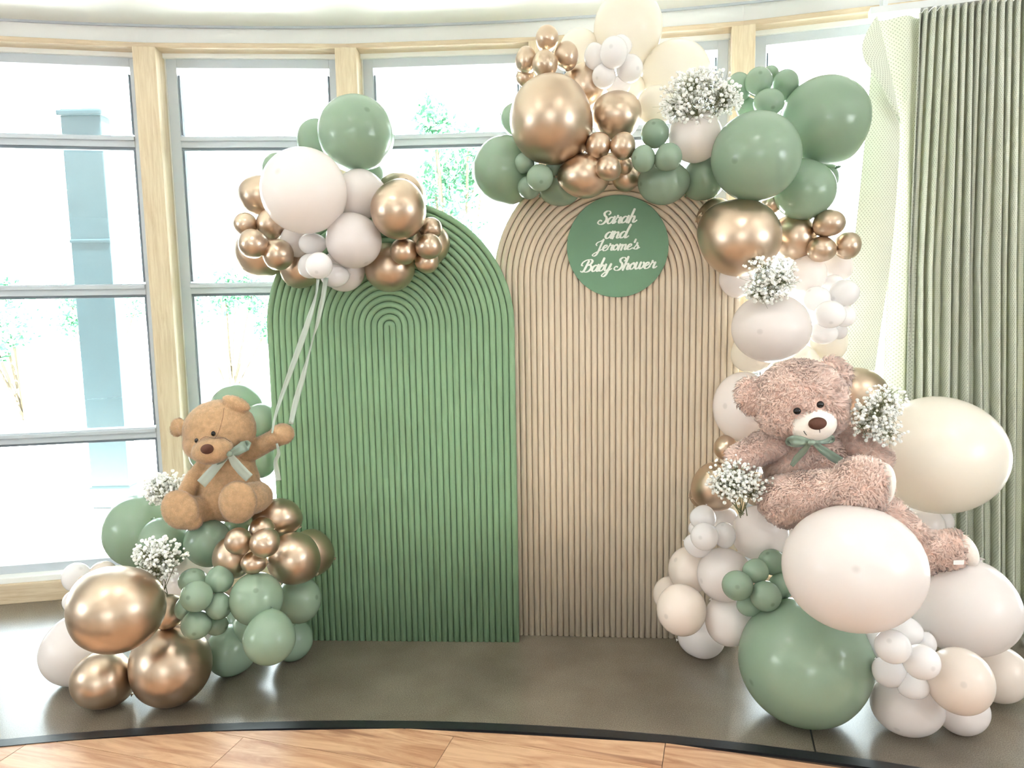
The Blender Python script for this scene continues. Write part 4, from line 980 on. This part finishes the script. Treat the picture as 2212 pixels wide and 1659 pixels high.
thread(pb, 'mouth', pink, [(562, 610, -.244), (576, 632, -.240), (602, 650, -.230), (640, 658, -.224)], 0.0012)
for (x, y, d) in ((517, 472, -.226), (675, 427, -.214)):
    e = pb.ball('eye', MAT['eye'], pink, x, y, d, 25, 23, 20, 0, sub=3)
pb.ball('sole', MAT['white_plush'], pink, 1106, 978, -.345, 46, 134, 128, 8)
pb.ball('sole', MAT['white_plush'], pink, 1672, 1432, -.14, 66, 122, 108, -22)
pb.ball('paw_mark', MAT['eye'], pink, 1112, 1098, -.385, 24, 10, 16, -38, sub=3)
box('care_tag', pb.P(1630, 1515, -.215), (pb.L(70), 0.001, pb.L(30)), simple('tag_cloth', srgb(240, 240, 240), 0.6), pink)
pbow = empty('bow', pb.P(610, 672, -.2)-pink.location); pbow.parent = pink; pbow['label'] = 'satin sage neck bow'
def sp(o): return sub_part(o, pbow, pink)
sp(pb.ribbon('loop', MAT['satin'], None, [(612, 686, -0.233, 26, 0), (550, 676, -0.233, 58, .3), (490, 676, -0.218, 70, .1), (462, 686, -0.198, 50, -.3), (520, 704, -0.203, 34, 0), (600, 694, -0.213, 22, 0)]))
sp(pb.ribbon('loop', MAT['satin'], None, [(622, 686, -0.233, 26, 0), (680, 669, -0.228, 46, -.3), (735, 659, -0.213, 58, -.1), (752, 669, -0.193, 46, .2), (690, 686, -0.203, 30, 0), (640, 692, -0.213, 22, 0)]))
sp(pb.ribbon('tail', MAT['satin'], None, [(608, 692, -0.233, 24, 0), (560, 749, -0.213, 44, .2), (515, 799, -0.193, 46, -.2), (478, 850, -0.183, 26, 0)]))
sp(pb.ribbon('tail', MAT['satin'], None, [(630, 692, -0.233, 26, 0), (700, 744, -0.213, 56, -.2), (765, 789, -0.193, 64, .2), (826, 826, -0.178, 60, 0)]))
sp(pb.ball('knot', MAT['satin'], None, 618, 690, -.240, 24, 18, 20))

# ---- ribbons that tie the bunch of balloons to the raised paw
rb = Plush(2.84, 560, 600, 3.605)
def long_ribbon(label, pts):
    o = rb.ribbon('balloon_ribbon', MAT['satin_pale'], None, pts, 0.0008); return tag(o, label, 'ribbon', 'ribbons from the raised paw')
long_ribbon('left pale satin ribbon from the bunch of balloons down to the raised paw', [(458, 10, -.02, 24, .2), (442, 130, -.02, 14, .6), (400, 280, -.02, 38, .2), (330, 490, -.015, 48, 0), (250, 710, -.015, 40, 0), (175, 920, -.01, 30, .1), (122, 1090, -.03, 20, .2), (100, 1210, -.09, 12, .2)])
long_ribbon('right grey satin ribbon from the bunch of balloons down to the raised paw', [(520, 0, -.02, 36, -.2), (490, 190, -.02, 34, -.2), (455, 350, -.02, 26, -.4), (425, 450, -.02, 9, -.2), (388, 590, -.02, 12, .2), (340, 770, -.02, 40, .1), (285, 960, -.02, 44, 0), (245, 1140, -.03, 36, 0)])
long_ribbon('short loose ribbon end hanging below the raised paw', [(138, 1290, -.09, 14, 0), (150, 1370, -.09, 26, .4), (128, 1430, -.085, 30, -.2), (136, 1500, -.08, 40, .1), (150, 1580, -.08, 44, .2)])

# ------------------------------------------------------------------ baby's breath sprays
MAT['petal'] = simple('white_petal', srgb(250, 250, 246), 0.6, 0, 0.2)
MAT['petal'].node_tree.nodes['Principled BSDF'].inputs['Subsurface Weight'].default_value = 0.0
MAT['stem'] = simple('green_brown_stem', srgb(120, 122, 88), 0.7)
def spray(px, py, D, rxp, ryp, basep, count, label, seed, lobes=None):
    rng = np.random.default_rng(seed); k = pxm(D)
    c = np.array(at(px, py, D)); rx, rz = rxp*k, ryp*k; ry = 0.7*(rx+rz)/2
    base = np.array(at(basep[0], basep[1], D+0.05))
    root = empty('flower_spray', base.tolist()); tag(root, label, 'flowers', "sprays of baby's breath")
    nb = 13
    # branch tips spread through the cloud
    d = rng.normal(size=(nb, 3)); d /= np.linalg.norm(d, axis=1)[:, None]
    tips = c+d*np.array([rx, ry, rz])*rng.uniform(.35, .8, (nb, 1))
    own = rng.integers(0, nb, count)
    P = tips[own]+rng.normal(size=(count, 3))*np.array([rx, ry, rz])*.30
    q = (P-c)/np.array([rx, ry, rz]); l = np.linalg.norm(q, axis=1); far = l > 1.08
    P[far] = c+(q[far]/l[far, None]*rng.uniform(.75, 1.08, (far.sum(), 1)))*np.array([rx, ry, rz])
    # blossoms: two rings of petals round a dimple
    V, F = [], []; nvt = 0
    for p in P:
        ax = (p-base)/np.linalg.norm(p-base)*.55+rng.normal(size=3)*.55+np.array([0, -.55, .15]); ax /= np.linalg.norm(ax)
        e1 = np.cross(ax, [0.3, 0.2, 0.9]); e1 /= np.linalg.norm(e1); e2 = np.cross(ax, e1)
        r = rng.uniform(.0040, .0082)*(D/2.8)
        bud = r < .0050
        a = np.arange(7)*2*np.pi/7; ca, sa = np.cos(a), np.sin(a)
        def ring(rr, h): return p+(np.outer(ca, e1)+np.outer(sa, e2))*rr*r+ax*h*r
        rings = [ring(.35, -.9), ring(.85, -.55), ring(1.0, .05), ring(.72, .62), ring(.30, .50 if not bud else .8)]
        V.append(np.concatenate(rings+[(p+ax*(.12 if not bud else .9)*r)[None]]))
        for j in range(4):
            for i in range(7): F.append((nvt+j*7+i, nvt+j*7+(i+1) % 7, nvt+(j+1)*7+(i+1) % 7)); F.append((nvt+j*7+i, nvt+(j+1)*7+(i+1) % 7, nvt+(j+1)*7+i))
        for i in range(7): F.append((nvt+28+i, nvt+28+(i+1) % 7, nvt+35))
        nvt += 36
    o = np_mesh('blossoms', np.concatenate(V), F, MAT['petal'], root, False); o['kind'] = 'stuff'; o['label'] = 'tiny white blossoms'
    # stems: base to branch tips, branch to every blossom
    V, F = [], []; nvt = 0
    def tube(a, b, r0, r1):
        nonlocal nvt
        dd = b-a; L = np.linalg.norm(dd)+1e-9; dd = dd/L
        e1 = np.cross(dd, [.31, .52, .79]); e1 /= np.linalg.norm(e1)+1e-9; e2 = np.cross(dd, e1)
        for pp, r in ((a, r0), (b, r1)):
            for i in range(3): V.append(pp+(e1*math.cos(2.094*i)+e2*math.sin(2.094*i))*r)
        for i in range(3): F.append((nvt+i, nvt+(i+1) % 3, nvt+3+(i+1) % 3)); F.append((nvt+i, nvt+3+(i+1) % 3, nvt+3+i))
        nvt += 6
    for i in range(nb):
        bs = base+rng.normal(size=3)*.006; mid = bs+(tips[i]-bs)*.55+rng.normal(size=3)*.008
        tube(bs, mid, .0019, .0014); tube(mid, tips[i], .0014, .0009)
    for p, w in zip(P, own):
        f = tips[w]+(base-tips[w])*rng.uniform(0, .3); m_ = f+(p-f)*.5+rng.normal(size=3)*.006
        tube(f, m_, .0008, .0007); tube(m_, p, .0007, .0005)
    for t_ in range(count//5):
        w = rng.integers(0, nb); f = tips[w]; e = f+rng.normal(size=3)*np.array([rx, ry, rz])*.24; tube(f, e, .0007, .0004)
    o = np_mesh('stems', np.array(V), F, MAT['stem'], root, False); o['kind'] = 'stuff'
    return root
spray(358, 1058, 2.80, 50, 42, (395, 1120), 405, "spray of baby's breath beside the brown bear's right arm, against the window", 1)
spray(340, 1208, 2.56, 64, 50, (352, 1290), 445, "spray of baby's breath with bare dark stems above the giant bronze balloon", 2)
spray(1512, 212, 2.86, 84, 62, (1510, 300), 756, "widest spray of baby's breath, in the top garland above a white balloon", 3)
spray(1660, 602, 2.70, 66, 50, (1665, 650), 486, "spray of baby's breath between the big bronze and big white balloon right of the panel", 4)
spray(1600, 1034, 2.54, 72, 56, (1602, 1112), 513, "spray of baby's breath with dark stems at the pink bear's right arm", 5)
spray(1906, 898, 2.50, 68, 68, (1880, 905), 567, "spray of baby's breath between the pink bear's shoulder and the giant cream balloon", 6)

# ------------------------------------------------------------------ curtain
def fabric_mat():
    m, nt, p, out = new_mat('honeycomb_curtain_fabric')
    uv = N(nt, 'ShaderNodeUVMap'); sx = N(nt, 'ShaderNodeSeparateXYZ'); nt.links.new(uv.outputs[0], sx.inputs[0])
    def sn(sock, k):
        a = N(nt, 'ShaderNodeMath'); a.operation = 'MULTIPLY'; a.inputs[1].default_value = k; nt.links.new(sock, a.inputs[0])
        b = N(nt, 'ShaderNodeMath'); b.operation = 'SINE'; nt.links.new(a.outputs[0], b.inputs[0]); return b.outputs[0]
    mu = N(nt, 'ShaderNodeMath'); mu.operation = 'MULTIPLY'
    nt.links.new(sn(sx.outputs[0], 2*math.pi/0.012), mu.inputs[0]); nt.links.new(sn(sx.outputs[1], 2*math.pi/0.0165), mu.inputs[1])
    mr = N(nt, 'ShaderNodeMapRange'); mr.inputs[1].default_value = 0.15; mr.inputs[2].default_value = 0.75; nt.links.new(mu.outputs[0], mr.inputs[0])
    mx = N(nt, 'ShaderNodeMixRGB'); mx.inputs[1].default_value = srgb(222, 225, 214); mx.inputs[2].default_value = srgb(184, 188, 174)
    nt.links.new(mr.outputs[0], mx.inputs[0]); nt.links.new(mx.outputs[0], p.inputs['Base Color'])
    p.inputs['Roughness'].default_value = 0.85; p.inputs['Specular IOR Level'].default_value = 0.15
    b = N(nt, 'ShaderNodeBump'); b.inputs['Strength'].default_value = 0.5; b.inputs['Distance'].default_value = 0.002; b.invert = True
    nt.links.new(mr.outputs[0], b.inputs['Height']); nt.links.new(b.outputs[0], p.inputs['Normal'])
    t = N(nt, 'ShaderNodeBsdfTranslucent'); t2 = N(nt, 'ShaderNodeMixRGB'); t2.inputs[1].default_value = srgb(228, 222, 150); t2.inputs[2].default_value = srgb(176, 170, 112)
    nt.links.new(mr.outputs[0], t2.inputs[0]); nt.links.new(t2.outputs[0], t.inputs[0])
    ms = N(nt, 'ShaderNodeMixShader'); ms.inputs[0].default_value = 0.020
    nt.links.new(p.outputs[0], ms.inputs[1]); nt.links.new(t.outputs[0], ms.inputs[2]); nt.links.new(ms.outputs[0], out.inputs[0])
    return m
MAT['curtain'] = fabric_mat()
CR = WR-0.30
def arc_th(px, py, r=CR):
    d = ray(px, py); ox, oy = -AX, -AY
    a = d.x*d.x+d.y*d.y; b = ox*d.x+oy*d.y; c = ox*ox+oy*oy-r*r
    t = (-b+math.sqrt(b*b-a*c))/a; q = CAM_O+d*t
    return math.degrees(math.atan2(q.x-AX, q.y-AY)), q.z
def grid_obj(name, rows, m, parent, uvs):
    nr, nc = len(rows), len(rows[0]); vs = [p for r in rows for p in r]
    fs = [(i*nc+j, i*nc+j+1, (i+1)*nc+j+1, (i+1)*nc+j) for i in range(nr-1) for j in range(nc-1)]
    o = mesh_obj(name, vs, fs, m, parent, True); ul = o.data.uv_layers.new(name='UVMap')
    fl = [uvs[i][j] for i in range(nr) for j in range(nc)]
    for lp in o.data.loops: ul.data[lp.index].uv = fl[lp.vertex_index]
    return o
top = [1986, 2000, 2017, 2035, 2052, 2068, 2084, 2099, 2114, 2130, 2146, 2165, 2182, 2200, 2218, 2236, 2254, 2272, 2290, 2310]
midl = [1964, 1978, 1992, 2013, 2031, 2052, 2070, 2092, 2104, 2117, 2134, 2160, 2174, 2192, 2212, 2232, 2250, 2268, 2288, 2308]
low = [1948, 1966, 1982, 2003, 2022, 2041, 2062, 2084, 2104, 2122, 2140, 2158, 2172, 2188, 2206, 2226, 2246, 2264, 2284, 2304]
tt = [arc_th(x, 40-0.03*(x-1986))[0] for x in top]; tm = [arc_th(x, 500)[0] for x in midl]; tl = [arc_th(x, 1290)[0] for x in low]
cur = empty('curtain', arc(tt[8], CR, 0.0)); tag(cur, 'pleated grey-green honeycomb curtain hanging at the right beside the balloons', 'curtain')
rng = random.Random(4)
npl = len(top); amp_t = [rng.uniform(.055, .072) for _ in top]; amp_l = [.08, .03, .09, .10, .03, .11, .05, .11, .02, .10, .03, .10, .06, .11, .03, .10, .05, .1, .05, .1]
ZT, ZB = 2.632, 0.02
rows, uvs = [], []
NR, NP = 40, 14
for i in range(NR+1):
    f = i/NR; z = ZT+(ZB-ZT)*f; row, ur = [], []
    g = min(1.0, f/0.40); h = max(0.0, (f-0.40)/0.60)
    cen = [(tt[k]+(tm[k]-tt[k])*g) if f < 0.40 else (tm[k]+(tl[k]-tm[k])*h) for k in range(npl)]
    for k in range(npl-1):
        a = amp_t[k]+(amp_l[k]-amp_t[k])*min(1, f*1.6); b = amp_t[k+1]+(amp_l[k+1]-amp_t[k+1])*min(1, f*1.6)
        for j in range(NP):
            t = j/NP                              # from ridge k to ridge k+1
            s = t+0.5; A = a+(b-a)*t
            al = t+0.10*math.sin(2*math.pi*t)+0.05*math.sin(4*math.pi*t)
            dep = A*(0.5+0.5*math.cos(2*math.pi*t))
            th = cen[k]+(cen[k+1]-cen[k])*al
            wob = 0.006*math.sin(z*3+k)
            row.append(arc(th, CR-dep+wob+0.05, z)); ur.append(((k+t)*0.14, z))
    rows.append(row); uvs.append(ur)
grid_obj('pleats', rows, MAT['curtain'], cur, uvs)
# gathered heading along the top
hd = [[p+Vector((0, 0, dz)) for p in rows[0]] for dz in (0.012, -0.03)]
hd = [[arc(math.degrees(math.atan2(p.x-AX, p.y-AY)), math.hypot(p.x-AX, p.y-AY)-0.004, p.z) for p in r] for r in hd]
grid_obj('heading_tape', hd, MAT['curtain'], cur, [[(u, v+dz) for u, v in uvs[0]] for dz in (0.012, -0.03)])
# slack cloth between the first pleat and the leading edge, and the turned-back leading edge
def sheet(name, left, right, bulge, depthY, nc=12):
    # left / right: photo points down both borders, with their distance
    n = len(left); L = catmull([at(x, y, d-0.23) for x, y, d in left], 6); R = catmull([at(x, y, d-0.23) for x, y, d in right], 6); rws, uv = [], []
    for a, b in zip(L, R):
        w = (b-a).length; r_, u_ = [], []
        for j in range(nc+1):
            t = j/nc; p = a.lerp(b, t)+Vector((0, -bulge*math.sin(math.pi*t)+depthY*math.sin(3*math.pi*t), 0)); r_.append(p); u_.append((t*w, p.z))
        rws.append(r_); uv.append(u_)
    return grid_obj(name, rws, MAT['curtain'], cur, uv)
sheet('slack_cloth', [(1893, 44, 3.50), (1900, 160, 3.50), (1906, 300, 3.50), (1918, 500, 3.49), (1910, 760, 3.48), (1900, 1000, 3.46), (1890, 1290, 3.44)],
      [(2004, 38, 3.47), (1997, 160, 3.44), (1990, 300, 3.44), (1982, 500, 3.43), (1974, 760, 3.42), (1968, 1000, 3.42), (1964, 1290, 3.42)], 0.02, 0.018)
sheet('leading_edge', [(1881, 150, 3.44), (1877, 200, 3.44), (1868, 300, 3.43), (1855, 430, 3.42), (1838, 580, 3.41), (1815, 770, 3.40), (1790, 1000, 3.38)],
      [(1893, 150, 3.43), (1918, 215, 3.42), (1943, 268, 3.40), (1936, 430, 3.38), (1922, 580, 3.38), (1892, 790, 3.37), (1868, 1000, 3.36)], 0.012, 0.0)
sheet('folded_corner', [(1892, 36, 3.45), (1872, 70, 3.40), (1862, 100, 3.38), (1868, 132, 3.37), (1886, 156, 3.37), (1912, 200, 3.37), (1943, 266, 3.38)],
      [(1895, 36, 3.44), (1904, 70, 3.42), (1912, 100, 3.41), (1918, 132, 3.40), (1925, 160, 3.39), (1934, 205, 3.385), (1945, 268, 3.38)], 0.01, 0.0)
rail = ring_slab('curtain_rail', tt[0]-1.4, 30, CR-0.02, CR+0.04, 2.645, 2.672, MAT['track'], None, 30)
tag(rail, 'white curved curtain rail hung from the ceiling above the curtain', 'curtain rail')
for th in (tt[0]-1.0, tt[0]+4.5, 28.0):
    b = box('bracket', Vector((0, 0, 0)), (0.02, 0.03, 2.832-2.67), MAT['track'], rail); b.location = arc(th, CR+0.01, (2.832+2.67)/2)
